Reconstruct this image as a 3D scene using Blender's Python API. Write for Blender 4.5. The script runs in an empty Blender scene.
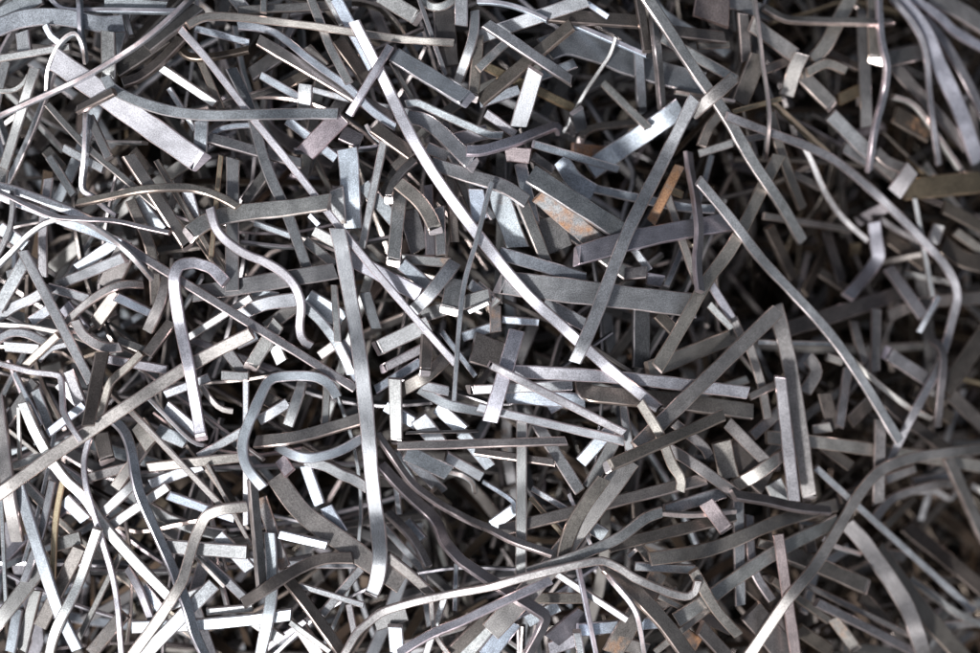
import bpy, math, random
from mathutils import Vector, Matrix

# ------------------------------------------------------------------
# A heap of sheared steel strips seen from straight above.
# Units in the tables are millimetres: x right, y up the heap, z towards the viewer.
# ------------------------------------------------------------------
scene = bpy.context.scene
col = scene.collection
MM = 0.001
rng = random.Random(11)

# ---------------------------------------------------------------- materials
HUES = {'n': (1.0, 0.972, 0.945), 'p': (1.0, 0.935, 0.97), 't': (1.0, 0.90, 0.815), 'u': (0.95, 0.985, 1.03), 'g': (1.0, 0.80, 0.55), 'q': (1.0, 0.82, 0.81)}


def node(nt, kind, **kw):
    n = nt.nodes.new(kind)
    for k, v in kw.items():
        setattr(n, k, v)
    return n


def steel(name, edge):
    m = bpy.data.materials.new(name)
    m.use_nodes = True
    nt = m.node_tree
    L = nt.links.new
    b = nt.nodes['Principled BSDF']
    tint = node(nt, 'ShaderNodeAttribute', attribute_name='tint')       # bare metal colour of this strip
    info = node(nt, 'ShaderNodeAttribute', attribute_name='finish')     # r tone (with painted shade on deep strips), g rust, b seed
    sep = node(nt, 'ShaderNodeSeparateColor')
    L(info.outputs['Color'], sep.inputs['Color'])
    uv = node(nt, 'ShaderNodeUVMap', uv_map='UVMap')
    seed = node(nt, 'ShaderNodeCombineXYZ')
    mul = node(nt, 'ShaderNodeMath', operation='MULTIPLY')
    mul.inputs[1].default_value = 97.0
    L(sep.outputs['Blue'], mul.inputs[0])
    L(mul.outputs[0], seed.inputs['Z'])

    def noise(sx, sy, scale, detail, rough=0.6):
        mp = node(nt, 'ShaderNodeVectorMath', operation='MULTIPLY')
        mp.inputs[1].default_value = (sx, sy, 0)
        ad = node(nt, 'ShaderNodeVectorMath', operation='ADD')
        L(uv.outputs['UV'], mp.inputs[0])
        L(mp.outputs[0], ad.inputs[0])
        L(seed.outputs[0], ad.inputs[1])
        n = node(nt, 'ShaderNodeTexNoise')
        n.inputs['Scale'].default_value = scale
        n.inputs['Detail'].default_value = detail
        n.inputs['Roughness'].default_value = rough
        L(ad.outputs[0], n.inputs['Vector'])
        return n.outputs['Fac']

    def ramp(src, a, b_, lo=0.0, hi=1.0):
        r = node(nt, 'ShaderNodeMapRange')
        r.inputs['From Min'].default_value = a
        r.inputs['From Max'].default_value = b_
        r.inputs['To Min'].default_value = lo
        r.inputs['To Max'].default_value = hi
        L(src, r.inputs['Value'])
        return r.outputs[0]

    def mixc(fac, a, c, blend='MIX'):
        n = node(nt, 'ShaderNodeMix', data_type='RGBA', blend_type=blend)
        if isinstance(fac, float):
            n.inputs['Factor'].default_value = fac
        else:
            L(fac, n.inputs['Factor'])
        for s, v in (('A', a), ('B', c)):
            k = [i for i in n.inputs if i.name == s and i.type == 'RGBA'][0]
            if isinstance(v, tuple):
                k.default_value = v
            else:
                L(v, k)
        return [o for o in n.outputs if o.type == 'RGBA'][0]

    speck = noise(1, 1, 900, 2, 0.7)          # fine mill-scale grain (about a millimetre)
    streak = noise(0.12, 1, 700, 3)           # lengthwise rolling lines
    blotch = noise(1, 1, 55, 4)               # handling stains
    if edge:
        base = mixc(ramp(sep.outputs['Red'], .1, .6), (0.12, 0.11, 0.10, 1), (0.86, 0.79, 0.80, 1))  # dark end dims edges of deep fill: gap shade put into the colour
        var = ramp(streak, 0.3, 0.7, 0.75, 1.1)
    else:
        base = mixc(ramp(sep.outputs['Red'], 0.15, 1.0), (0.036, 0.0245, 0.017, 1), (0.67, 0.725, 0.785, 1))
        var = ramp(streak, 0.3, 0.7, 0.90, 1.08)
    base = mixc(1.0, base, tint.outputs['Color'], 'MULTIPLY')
    vm = node(nt, 'ShaderNodeMath', operation='MULTIPLY')
    L(var, vm.inputs[0])
    L(ramp(blotch, 0.30, 0.68, 0.74, 1.10), vm.inputs[1])
    vm2 = node(nt, 'ShaderNodeMath', operation='MULTIPLY')
    L(vm.outputs[0], vm2.inputs[0])
    L(ramp(speck, 0.36, 0.64, 0.58 if not edge else 0.88, 1.22 if not edge else 1.1), vm2.inputs[1])
    cb = node(nt, 'ShaderNodeCombineColor')
    for i in range(3):
        L(vm2.outputs[0], cb.inputs[i])
    base = mixc(1.0, base, cb.outputs[0], 'MULTIPLY')
    # rust: patches, stronger where this strip is rusty, and a trace of it on every strip
    rmask = node(nt, 'ShaderNodeMath', operation='ADD')
    rn = noise(1, 1, 60, 6, 0.65)
    L(rn, rmask.inputs[0])
    L(ramp(sep.outputs['Green'], 0, 1, -0.22, 0.20), rmask.inputs[1])
    rfac = ramp(rmask.outputs[0], 0.47, 0.70, 0.0, 0.85)
    rustc = mixc(ramp(speck, 0.3, 0.7), (0.13, 0.05, 0.022, 1), (0.46, 0.235, 0.10, 1))
    base = mixc(rfac, base, rustc)
    L(base, b.inputs['Base Color'])
    met = node(nt, 'ShaderNodeMath', operation='MULTIPLY_ADD')
    L(rfac, met.inputs[0])
    met.inputs[1].default_value = -0.9
    met.inputs[2].default_value = 0.92 if edge else 0.78
    L(met.outputs[0], b.inputs['Metallic'])
    ro = node(nt, 'ShaderNodeMath', operation='MULTIPLY_ADD')
    L(rfac, ro.inputs[0])
    ro.inputs[1].default_value = 0.3
    L(ramp(blotch, 0.25, 0.75, 0.26, 0.40) if edge else ramp(blotch, 0.25, 0.75, 0.44, 0.60), ro.inputs[2])
    L(ro.outputs[0], b.inputs['Roughness'])
    bump = node(nt, 'ShaderNodeBump')
    bump.inputs['Strength'].default_value = 0.25
    bump.inputs['Distance'].default_value = 0.0004
    hsum = node(nt, 'ShaderNodeMath', operation='ADD')
    L(speck, hsum.inputs[0])
    L(streak, hsum.inputs[1])
    L(hsum.outputs[0], bump.inputs['Height'])
    L(bump.outputs[0], b.inputs['Normal'])
    return m


FACE = steel('mill_scale_steel', False)
EDGE = steel('sheared_bright_steel', True)

# ---------------------------------------------------------------- strip geometry


def spline(P, step):
    """Centripetal Catmull-Rom through the points P, sampled about every step."""
    if len(P) == 2:
        n = max(3, int((P[1] - P[0]).length / step) + 1)
        return [P[0].lerp(P[1], i / n) for i in range(n + 1)]
    Q = [2 * P[0] - P[1]] + P + [2 * P[-1] - P[-2]]
    out = []
    for i in range(1, len(Q) - 2):
        p0, p1, p2, p3 = Q[i - 1:i + 3]
        t0 = 0.0
        t1 = t0 + max((p1 - p0).length ** .5, 1e-3)
        t2 = t1 + max((p2 - p1).length ** .5, 1e-3)
        t3 = t2 + max((p3 - p2).length ** .5, 1e-3)
        n = max(1, int((p2 - p1).length / step + .5))
        for j in range(n):
            t = t1 + (t2 - t1) * j / n
            a1 = p0.lerp(p1, (t - t0) / (t1 - t0))
            a2 = p1.lerp(p2, (t - t1) / (t2 - t1))
            a3 = p2.lerp(p3, (t - t2) / (t3 - t2))
            b1 = a1.lerp(a2, (t - t0) / (t2 - t0))
            b2 = a2.lerp(a3, (t - t1) / (t3 - t1))
            out.append(b1.lerp(b2, (t - t1) / (t2 - t1)))
    out.append(P[-1])
    return out


class MB:
    """Collects strips; build() links them as one mesh object."""

    def __init__(self):
        self.v, self.f, self.mi, self.uv, self.col, self.fin, self.sharp = [], [], [], [], [], [], []

    def strip(self, P, w, t, roll, tone, hue, rust, on_edge, seed, step=5.0, skew=(0, 0), slant=(0, 0), grow=1.0, twist=0.0):
        C = spline(P, step)
        n = len(C)
        r = random.Random(seed)
        tint = HUES[hue]
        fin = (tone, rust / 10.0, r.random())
        jit = 0.06 * (r.random() - .5)
        tint = (tint[0] + jit, tint[1] + jit * .6, tint[2] - jit)
        hw, ht = w / 2 * grow, t / 2 * grow
        c = min(1.0, hw * .3, ht * .4)
        sec = [(-hw + c, ht), (hw - c, ht), (hw, ht - c), (hw, -ht + c), (hw - c, -ht), (-hw + c, -ht), (-hw, -ht + c), (-hw, ht - c)]
        v0 = len(self.v)
        s = 0.0
        ph = [r.uniform(0, 6.28) for _ in range(4)]
        rings = []
        for i in range(n):
            a, b = C[max(0, i - 1)], C[min(n - 1, i + 1)]
            T = (b - a).normalized()
            if i:
                s += (C[i] - C[i - 1]).length
            S = Vector((0, 0, 1)).cross(T)
            S = S.normalized() if S.length > 1e-4 else Vector((1, 0, 0))
            N = T.cross(S)
            ang = -math.radians(roll + twist * (i / (n - 1) - .5)) + 0.022 * math.sin(s / 37 + ph[0]) + 0.014 * math.sin(s / 13 + ph[1])
            S2 = S * math.cos(ang) + N * math.sin(ang)
            N2 = N * math.cos(ang) - S * math.sin(ang)
            kw = 1 + 0.03 * math.sin(s / 23 + ph[2]) + 0.02 * math.sin(s / 7 + ph[3])
            rings.append(s)
            end = 0 if i == 0 else 1 if i == n - 1 else None
            for (u, q) in sec:
                p = C[i] + S2 * (u * kw) + N2 * q
                if end is not None:
                    dirn = -1 if end == 0 else 1
                    p = p + T * (skew[end] * u) - T * (dirn * slant[end] * (q / ht + 1) * .5 * t)
                self.v.append(p * MM)
        self.fin_tot = fin
        per = [0]
        for k in range(8):
            a, b = sec[k], sec[(k + 1) % 8]
            per.append(per[-1] + math.hypot(a[0] - b[0], a[1] - b[1]))
        for i in range(n - 1):
            for k in range(8):
                a = v0 + i * 8 + k
                b = v0 + i * 8 + (k + 1) % 8
                self.f.append((a, b, b + 8, a + 8))
                broad = k in (0, 4)
                self.mi.append((1 if broad else 0) if on_edge else (0 if broad else 1))
                self.uv += [(rings[i] * MM, per[k] * MM), (rings[i] * MM, per[k + 1] * MM), (rings[i + 1] * MM, per[k + 1] * MM), (rings[i + 1] * MM, per[k] * MM)]
                self.col += [tint] * 4
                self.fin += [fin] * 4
        for i, rev in ((0, False), (n - 1, True)):
            idx = [v0 + i * 8 + k for k in range(8)]
            self.f.append(tuple(idx[::-1] if not rev else idx) if True else None)
            self.mi.append(1)
            us = [(sec[k][0] * MM, sec[k][1] * MM) for k in range(8)]
            self.uv += us[::-1] if not rev else us
            self.col += [tint] * 8
            self.fin += [fin] * 8
        for i in range(n):
            for k in range(8):
                if i < n - 1:
                    self.sharp.append((v0 + i * 8 + k, v0 + i * 8 + 8 + k))
                if i in (0, n - 1):
                    self.sharp.append(tuple(sorted((v0 + i * 8 + k, v0 + i * 8 + (k + 1) % 8))))
        return C

    def build(self, name, parent=None, origin=None):
        me = bpy.data.meshes.new(name)
        o0 = origin or Vector((0, 0, 0))
        me.from_pydata([p - o0 for p in self.v], [], [f[::-1] for f in self.f])
        nl = [len(f) for f in self.f]
        # loops were reversed: reverse the per-corner lists face by face
        uv, tint, fin, k = [], [], [], 0
        for L in nl:
            uv += self.uv[k:k + L][::-1]
            tint += self.col[k:k + L]
            fin += self.fin[k:k + L]
            k += L
        lay = me.uv_layers.new(name='UVMap')
        lay.data.foreach_set('uv', [x for p in uv for x in p])
        at = me.color_attributes.new('tint', 'FLOAT_COLOR', 'CORNER')
        at.data.foreach_set('color', [x for p in tint for x in (*p, 1.0)])
        at = me.color_attributes.new('finish', 'FLOAT_COLOR', 'CORNER')
        at.data.foreach_set('color', [x for p in fin for x in (*p, 1.0)])
        me.materials.append(FACE)
        me.materials.append(EDGE)
        me.polygons.foreach_set('material_index', self.mi)
        me.polygons.foreach_set('use_smooth', [True] * len(self.f))
        sh = set(tuple(sorted(e)) for e in self.sharp)
        sa = me.attributes.new('sharp_edge', 'BOOLEAN', 'EDGE')
        sa.data.foreach_set('value', [tuple(sorted(e.vertices)) in sh for e in me.edges])
        me.update()
        o = bpy.data.objects.new(name, me)
        col.objects.link(o)
        if parent is not None:
            o.parent = parent
        else:
            o.location = o0
        return o


# ---------------------------------------------------------------- the tables; deep strips at the right have shade put into their tone
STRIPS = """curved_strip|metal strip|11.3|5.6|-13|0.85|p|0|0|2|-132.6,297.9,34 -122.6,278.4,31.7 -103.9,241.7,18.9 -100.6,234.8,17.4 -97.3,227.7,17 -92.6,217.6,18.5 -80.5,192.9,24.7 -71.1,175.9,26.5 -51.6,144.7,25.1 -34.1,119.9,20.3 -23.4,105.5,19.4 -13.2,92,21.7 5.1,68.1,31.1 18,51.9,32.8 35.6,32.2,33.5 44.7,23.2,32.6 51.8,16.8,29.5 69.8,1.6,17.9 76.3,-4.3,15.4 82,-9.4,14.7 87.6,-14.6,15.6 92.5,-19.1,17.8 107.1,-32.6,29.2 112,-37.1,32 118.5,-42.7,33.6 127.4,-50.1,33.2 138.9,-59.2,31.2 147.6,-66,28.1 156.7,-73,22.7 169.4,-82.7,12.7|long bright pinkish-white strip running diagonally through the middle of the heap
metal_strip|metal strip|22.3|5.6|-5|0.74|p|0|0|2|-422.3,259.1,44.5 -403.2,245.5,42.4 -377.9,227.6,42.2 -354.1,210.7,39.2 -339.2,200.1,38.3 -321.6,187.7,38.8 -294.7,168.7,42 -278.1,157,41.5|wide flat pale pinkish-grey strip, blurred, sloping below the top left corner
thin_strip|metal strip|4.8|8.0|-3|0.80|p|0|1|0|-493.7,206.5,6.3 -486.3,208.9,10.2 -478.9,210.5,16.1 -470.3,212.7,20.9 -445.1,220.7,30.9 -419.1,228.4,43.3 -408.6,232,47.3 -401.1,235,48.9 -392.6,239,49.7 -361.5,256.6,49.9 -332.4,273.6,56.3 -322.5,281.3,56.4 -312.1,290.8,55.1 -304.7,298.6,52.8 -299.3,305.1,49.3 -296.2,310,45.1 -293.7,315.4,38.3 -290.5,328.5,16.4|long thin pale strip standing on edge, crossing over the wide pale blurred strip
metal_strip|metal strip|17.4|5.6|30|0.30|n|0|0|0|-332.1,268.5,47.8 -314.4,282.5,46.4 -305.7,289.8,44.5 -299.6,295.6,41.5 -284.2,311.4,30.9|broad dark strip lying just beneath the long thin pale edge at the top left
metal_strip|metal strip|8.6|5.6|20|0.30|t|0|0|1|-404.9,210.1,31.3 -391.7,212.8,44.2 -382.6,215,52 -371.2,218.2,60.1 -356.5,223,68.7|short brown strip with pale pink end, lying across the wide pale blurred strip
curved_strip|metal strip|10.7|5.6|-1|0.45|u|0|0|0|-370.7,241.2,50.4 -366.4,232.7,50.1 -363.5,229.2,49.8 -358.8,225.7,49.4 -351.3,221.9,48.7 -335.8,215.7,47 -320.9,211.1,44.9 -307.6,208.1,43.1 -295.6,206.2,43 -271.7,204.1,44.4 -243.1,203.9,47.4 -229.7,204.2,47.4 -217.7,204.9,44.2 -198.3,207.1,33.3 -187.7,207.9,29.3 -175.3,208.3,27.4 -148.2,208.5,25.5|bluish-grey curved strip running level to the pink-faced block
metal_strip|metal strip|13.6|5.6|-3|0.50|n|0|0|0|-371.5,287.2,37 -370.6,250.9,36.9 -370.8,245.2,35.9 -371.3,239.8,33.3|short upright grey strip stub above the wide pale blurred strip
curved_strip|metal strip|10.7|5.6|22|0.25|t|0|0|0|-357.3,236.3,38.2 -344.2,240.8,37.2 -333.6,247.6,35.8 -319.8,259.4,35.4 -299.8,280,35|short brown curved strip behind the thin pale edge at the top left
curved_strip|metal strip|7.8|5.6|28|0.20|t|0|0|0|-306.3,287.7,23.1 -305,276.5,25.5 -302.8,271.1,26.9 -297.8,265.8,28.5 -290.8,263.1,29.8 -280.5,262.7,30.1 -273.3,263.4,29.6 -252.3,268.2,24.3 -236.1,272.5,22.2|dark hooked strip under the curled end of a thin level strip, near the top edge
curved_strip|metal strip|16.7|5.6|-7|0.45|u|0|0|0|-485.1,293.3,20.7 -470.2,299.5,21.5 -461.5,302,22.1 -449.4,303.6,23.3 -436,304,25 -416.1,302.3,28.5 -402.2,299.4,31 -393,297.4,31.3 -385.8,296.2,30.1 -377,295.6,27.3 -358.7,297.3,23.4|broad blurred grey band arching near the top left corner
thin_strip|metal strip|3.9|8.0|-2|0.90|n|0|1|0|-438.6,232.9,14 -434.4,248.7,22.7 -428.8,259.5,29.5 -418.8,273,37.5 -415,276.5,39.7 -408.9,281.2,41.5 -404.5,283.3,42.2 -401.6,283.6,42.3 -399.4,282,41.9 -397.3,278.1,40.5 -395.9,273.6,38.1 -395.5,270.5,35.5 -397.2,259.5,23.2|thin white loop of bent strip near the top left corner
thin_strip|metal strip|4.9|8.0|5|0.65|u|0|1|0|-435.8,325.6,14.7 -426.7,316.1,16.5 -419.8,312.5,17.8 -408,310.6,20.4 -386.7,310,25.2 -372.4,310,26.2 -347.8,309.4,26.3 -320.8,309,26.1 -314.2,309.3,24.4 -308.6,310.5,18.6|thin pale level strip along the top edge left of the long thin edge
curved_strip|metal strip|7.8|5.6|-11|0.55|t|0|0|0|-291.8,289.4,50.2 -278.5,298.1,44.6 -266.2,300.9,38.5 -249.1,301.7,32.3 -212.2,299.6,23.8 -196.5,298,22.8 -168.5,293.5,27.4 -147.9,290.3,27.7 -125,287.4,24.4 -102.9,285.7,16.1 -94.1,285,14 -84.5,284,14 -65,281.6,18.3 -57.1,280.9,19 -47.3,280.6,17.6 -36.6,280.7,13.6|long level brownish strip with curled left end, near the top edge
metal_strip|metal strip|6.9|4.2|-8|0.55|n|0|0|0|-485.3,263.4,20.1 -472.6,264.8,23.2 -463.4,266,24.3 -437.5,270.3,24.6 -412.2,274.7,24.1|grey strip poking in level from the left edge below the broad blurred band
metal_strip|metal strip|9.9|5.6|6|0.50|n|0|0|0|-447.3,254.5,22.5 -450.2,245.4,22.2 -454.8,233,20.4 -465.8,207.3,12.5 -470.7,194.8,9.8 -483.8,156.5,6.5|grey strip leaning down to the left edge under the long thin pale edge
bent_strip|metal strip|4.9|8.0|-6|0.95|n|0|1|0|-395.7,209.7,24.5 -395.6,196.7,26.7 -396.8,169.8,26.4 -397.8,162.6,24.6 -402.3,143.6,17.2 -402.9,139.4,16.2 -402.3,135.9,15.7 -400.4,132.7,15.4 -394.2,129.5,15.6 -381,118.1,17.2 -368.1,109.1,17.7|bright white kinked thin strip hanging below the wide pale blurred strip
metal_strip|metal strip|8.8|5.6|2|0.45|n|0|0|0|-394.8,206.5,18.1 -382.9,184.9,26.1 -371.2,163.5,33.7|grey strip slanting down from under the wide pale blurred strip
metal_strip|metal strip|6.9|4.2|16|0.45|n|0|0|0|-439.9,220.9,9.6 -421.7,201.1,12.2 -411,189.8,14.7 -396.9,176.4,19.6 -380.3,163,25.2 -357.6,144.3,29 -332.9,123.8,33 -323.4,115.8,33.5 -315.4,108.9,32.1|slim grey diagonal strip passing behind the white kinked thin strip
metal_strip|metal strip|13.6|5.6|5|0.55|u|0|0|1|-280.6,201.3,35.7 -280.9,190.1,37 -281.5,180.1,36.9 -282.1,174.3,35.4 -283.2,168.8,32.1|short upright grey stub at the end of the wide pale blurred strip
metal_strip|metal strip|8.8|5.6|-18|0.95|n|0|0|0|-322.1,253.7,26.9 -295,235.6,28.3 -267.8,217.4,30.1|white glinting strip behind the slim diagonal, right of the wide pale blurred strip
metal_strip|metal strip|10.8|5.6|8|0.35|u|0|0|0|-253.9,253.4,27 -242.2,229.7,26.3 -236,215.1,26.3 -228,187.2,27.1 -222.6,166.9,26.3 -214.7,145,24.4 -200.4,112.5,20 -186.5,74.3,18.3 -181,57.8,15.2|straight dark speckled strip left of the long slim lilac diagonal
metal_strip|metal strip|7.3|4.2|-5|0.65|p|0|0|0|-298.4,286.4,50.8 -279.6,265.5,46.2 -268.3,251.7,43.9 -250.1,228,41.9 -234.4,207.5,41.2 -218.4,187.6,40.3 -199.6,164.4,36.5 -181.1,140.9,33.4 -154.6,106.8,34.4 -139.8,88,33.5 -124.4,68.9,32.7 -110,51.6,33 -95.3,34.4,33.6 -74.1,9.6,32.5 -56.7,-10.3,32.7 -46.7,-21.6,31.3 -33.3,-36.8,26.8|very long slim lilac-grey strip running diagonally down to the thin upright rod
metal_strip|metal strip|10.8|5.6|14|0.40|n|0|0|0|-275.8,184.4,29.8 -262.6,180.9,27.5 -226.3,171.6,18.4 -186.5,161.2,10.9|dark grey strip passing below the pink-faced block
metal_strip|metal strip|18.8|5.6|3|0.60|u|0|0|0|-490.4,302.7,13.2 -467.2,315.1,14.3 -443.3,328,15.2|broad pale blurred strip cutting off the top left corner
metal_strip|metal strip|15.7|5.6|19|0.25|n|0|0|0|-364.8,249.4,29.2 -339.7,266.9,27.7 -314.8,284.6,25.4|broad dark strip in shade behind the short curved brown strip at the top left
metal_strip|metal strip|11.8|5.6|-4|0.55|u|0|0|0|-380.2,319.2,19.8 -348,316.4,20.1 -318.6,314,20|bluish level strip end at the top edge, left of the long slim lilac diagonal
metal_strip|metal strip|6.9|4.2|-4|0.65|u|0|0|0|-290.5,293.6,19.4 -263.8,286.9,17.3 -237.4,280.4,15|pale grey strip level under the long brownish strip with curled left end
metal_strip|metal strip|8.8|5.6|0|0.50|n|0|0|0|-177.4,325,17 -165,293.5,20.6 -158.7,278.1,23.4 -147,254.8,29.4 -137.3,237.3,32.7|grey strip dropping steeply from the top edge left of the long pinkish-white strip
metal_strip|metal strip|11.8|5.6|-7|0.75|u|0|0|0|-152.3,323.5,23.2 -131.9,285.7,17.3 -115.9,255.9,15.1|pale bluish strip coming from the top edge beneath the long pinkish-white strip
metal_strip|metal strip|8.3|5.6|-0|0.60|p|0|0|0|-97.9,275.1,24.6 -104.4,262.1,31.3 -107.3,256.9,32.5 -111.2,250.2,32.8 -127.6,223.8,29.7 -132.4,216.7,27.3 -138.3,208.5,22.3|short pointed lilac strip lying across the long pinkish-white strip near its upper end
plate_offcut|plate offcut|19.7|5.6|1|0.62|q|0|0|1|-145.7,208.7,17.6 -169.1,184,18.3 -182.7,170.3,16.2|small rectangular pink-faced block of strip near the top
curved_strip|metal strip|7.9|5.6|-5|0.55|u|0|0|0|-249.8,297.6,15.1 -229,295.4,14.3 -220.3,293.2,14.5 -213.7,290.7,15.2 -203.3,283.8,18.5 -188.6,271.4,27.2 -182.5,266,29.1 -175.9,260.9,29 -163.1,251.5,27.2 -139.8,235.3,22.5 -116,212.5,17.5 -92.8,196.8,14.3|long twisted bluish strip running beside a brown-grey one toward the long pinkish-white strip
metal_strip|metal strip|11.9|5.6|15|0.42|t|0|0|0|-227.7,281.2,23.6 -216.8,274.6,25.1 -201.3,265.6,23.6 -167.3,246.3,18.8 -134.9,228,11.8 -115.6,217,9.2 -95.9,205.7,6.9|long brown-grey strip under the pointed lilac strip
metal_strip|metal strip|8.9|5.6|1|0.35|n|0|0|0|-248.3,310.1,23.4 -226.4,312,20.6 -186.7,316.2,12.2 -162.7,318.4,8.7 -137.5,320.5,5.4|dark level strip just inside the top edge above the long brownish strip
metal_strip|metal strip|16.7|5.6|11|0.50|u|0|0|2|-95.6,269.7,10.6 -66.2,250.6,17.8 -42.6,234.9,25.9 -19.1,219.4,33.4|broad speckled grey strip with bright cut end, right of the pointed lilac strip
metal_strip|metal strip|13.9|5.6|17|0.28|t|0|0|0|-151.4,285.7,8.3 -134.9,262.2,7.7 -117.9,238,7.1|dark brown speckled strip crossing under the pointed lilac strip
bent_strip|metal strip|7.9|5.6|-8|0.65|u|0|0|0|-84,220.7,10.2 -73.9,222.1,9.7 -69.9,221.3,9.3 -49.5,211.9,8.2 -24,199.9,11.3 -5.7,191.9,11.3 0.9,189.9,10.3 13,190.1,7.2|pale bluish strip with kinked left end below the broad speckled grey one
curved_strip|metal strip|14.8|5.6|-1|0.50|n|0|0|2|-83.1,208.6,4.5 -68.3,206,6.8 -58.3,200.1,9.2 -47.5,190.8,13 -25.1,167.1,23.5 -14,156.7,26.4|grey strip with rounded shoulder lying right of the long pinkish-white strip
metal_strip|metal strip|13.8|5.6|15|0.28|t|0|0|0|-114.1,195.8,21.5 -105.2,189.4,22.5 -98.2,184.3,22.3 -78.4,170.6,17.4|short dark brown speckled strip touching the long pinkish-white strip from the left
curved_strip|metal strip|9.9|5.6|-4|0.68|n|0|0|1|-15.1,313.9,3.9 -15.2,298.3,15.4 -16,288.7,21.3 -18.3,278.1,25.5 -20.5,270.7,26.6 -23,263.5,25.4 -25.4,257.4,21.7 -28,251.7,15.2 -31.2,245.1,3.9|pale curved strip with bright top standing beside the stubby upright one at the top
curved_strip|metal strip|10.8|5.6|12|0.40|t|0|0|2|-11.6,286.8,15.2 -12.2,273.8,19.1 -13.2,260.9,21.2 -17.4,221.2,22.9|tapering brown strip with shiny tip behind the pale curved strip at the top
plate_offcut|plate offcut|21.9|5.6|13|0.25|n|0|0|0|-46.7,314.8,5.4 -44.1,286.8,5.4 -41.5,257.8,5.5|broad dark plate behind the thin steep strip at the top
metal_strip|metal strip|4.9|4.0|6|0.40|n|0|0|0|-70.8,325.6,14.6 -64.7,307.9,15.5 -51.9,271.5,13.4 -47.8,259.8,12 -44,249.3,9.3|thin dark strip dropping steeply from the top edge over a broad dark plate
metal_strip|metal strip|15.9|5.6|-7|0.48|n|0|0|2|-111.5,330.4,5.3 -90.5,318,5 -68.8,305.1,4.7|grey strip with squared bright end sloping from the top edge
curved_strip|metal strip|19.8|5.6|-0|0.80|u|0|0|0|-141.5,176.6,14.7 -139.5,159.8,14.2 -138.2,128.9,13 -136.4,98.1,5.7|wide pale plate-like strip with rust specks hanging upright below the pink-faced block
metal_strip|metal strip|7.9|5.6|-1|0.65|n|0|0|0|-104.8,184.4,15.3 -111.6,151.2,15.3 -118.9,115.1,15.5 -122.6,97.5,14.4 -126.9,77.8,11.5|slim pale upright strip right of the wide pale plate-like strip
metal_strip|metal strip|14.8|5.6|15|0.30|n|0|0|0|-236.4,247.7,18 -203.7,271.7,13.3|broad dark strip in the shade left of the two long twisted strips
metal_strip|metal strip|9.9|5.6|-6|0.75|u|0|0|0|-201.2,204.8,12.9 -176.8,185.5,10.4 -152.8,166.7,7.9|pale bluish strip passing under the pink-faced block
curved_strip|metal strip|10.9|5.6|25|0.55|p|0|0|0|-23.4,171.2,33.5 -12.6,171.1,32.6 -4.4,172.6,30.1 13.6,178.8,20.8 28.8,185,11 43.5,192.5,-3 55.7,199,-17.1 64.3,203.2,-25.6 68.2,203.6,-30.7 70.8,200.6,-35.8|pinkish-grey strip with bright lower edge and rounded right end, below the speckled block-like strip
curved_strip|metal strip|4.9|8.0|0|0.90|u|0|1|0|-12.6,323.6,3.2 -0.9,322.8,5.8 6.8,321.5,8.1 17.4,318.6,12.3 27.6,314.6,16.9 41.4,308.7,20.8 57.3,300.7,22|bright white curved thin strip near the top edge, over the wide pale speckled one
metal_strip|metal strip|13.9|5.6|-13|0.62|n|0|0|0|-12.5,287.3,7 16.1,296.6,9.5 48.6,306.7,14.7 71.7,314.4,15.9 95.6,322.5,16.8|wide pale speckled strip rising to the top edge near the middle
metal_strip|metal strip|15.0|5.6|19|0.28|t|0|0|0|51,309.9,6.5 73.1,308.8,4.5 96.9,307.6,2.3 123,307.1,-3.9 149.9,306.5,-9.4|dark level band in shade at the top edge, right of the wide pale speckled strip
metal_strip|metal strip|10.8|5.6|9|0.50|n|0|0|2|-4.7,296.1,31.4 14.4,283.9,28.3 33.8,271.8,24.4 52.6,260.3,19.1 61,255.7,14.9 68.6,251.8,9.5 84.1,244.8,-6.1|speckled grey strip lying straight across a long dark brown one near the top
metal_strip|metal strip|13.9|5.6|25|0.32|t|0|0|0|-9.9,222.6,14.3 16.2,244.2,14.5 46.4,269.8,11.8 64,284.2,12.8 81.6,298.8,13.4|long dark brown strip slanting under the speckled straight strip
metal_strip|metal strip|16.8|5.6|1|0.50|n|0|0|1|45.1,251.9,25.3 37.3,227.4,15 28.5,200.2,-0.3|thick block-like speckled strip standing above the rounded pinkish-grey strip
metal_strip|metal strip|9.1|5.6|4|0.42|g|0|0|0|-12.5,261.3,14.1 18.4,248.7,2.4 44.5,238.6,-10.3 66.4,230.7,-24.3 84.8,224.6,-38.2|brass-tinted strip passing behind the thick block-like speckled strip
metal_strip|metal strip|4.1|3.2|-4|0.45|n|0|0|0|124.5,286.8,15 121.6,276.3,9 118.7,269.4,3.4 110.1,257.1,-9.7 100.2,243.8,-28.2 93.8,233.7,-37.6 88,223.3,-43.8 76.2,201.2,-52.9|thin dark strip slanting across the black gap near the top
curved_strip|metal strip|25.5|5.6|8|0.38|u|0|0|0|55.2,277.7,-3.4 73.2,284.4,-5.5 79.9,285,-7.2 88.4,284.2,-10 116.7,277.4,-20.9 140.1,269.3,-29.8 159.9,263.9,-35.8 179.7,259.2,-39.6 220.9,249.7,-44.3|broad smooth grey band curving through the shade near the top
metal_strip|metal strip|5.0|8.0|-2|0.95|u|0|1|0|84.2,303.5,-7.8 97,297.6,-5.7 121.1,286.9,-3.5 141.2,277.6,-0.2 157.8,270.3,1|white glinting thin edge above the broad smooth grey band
metal_strip|metal strip|8.3|5.6|2|0.52|n|0|0|0|117.7,255.2,-64 134.6,236.3,-56.2 152.9,214.8,-43.8 162.4,204,-38.4|slim speckled strip slanting over the black gap right of the small bluish block
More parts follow.
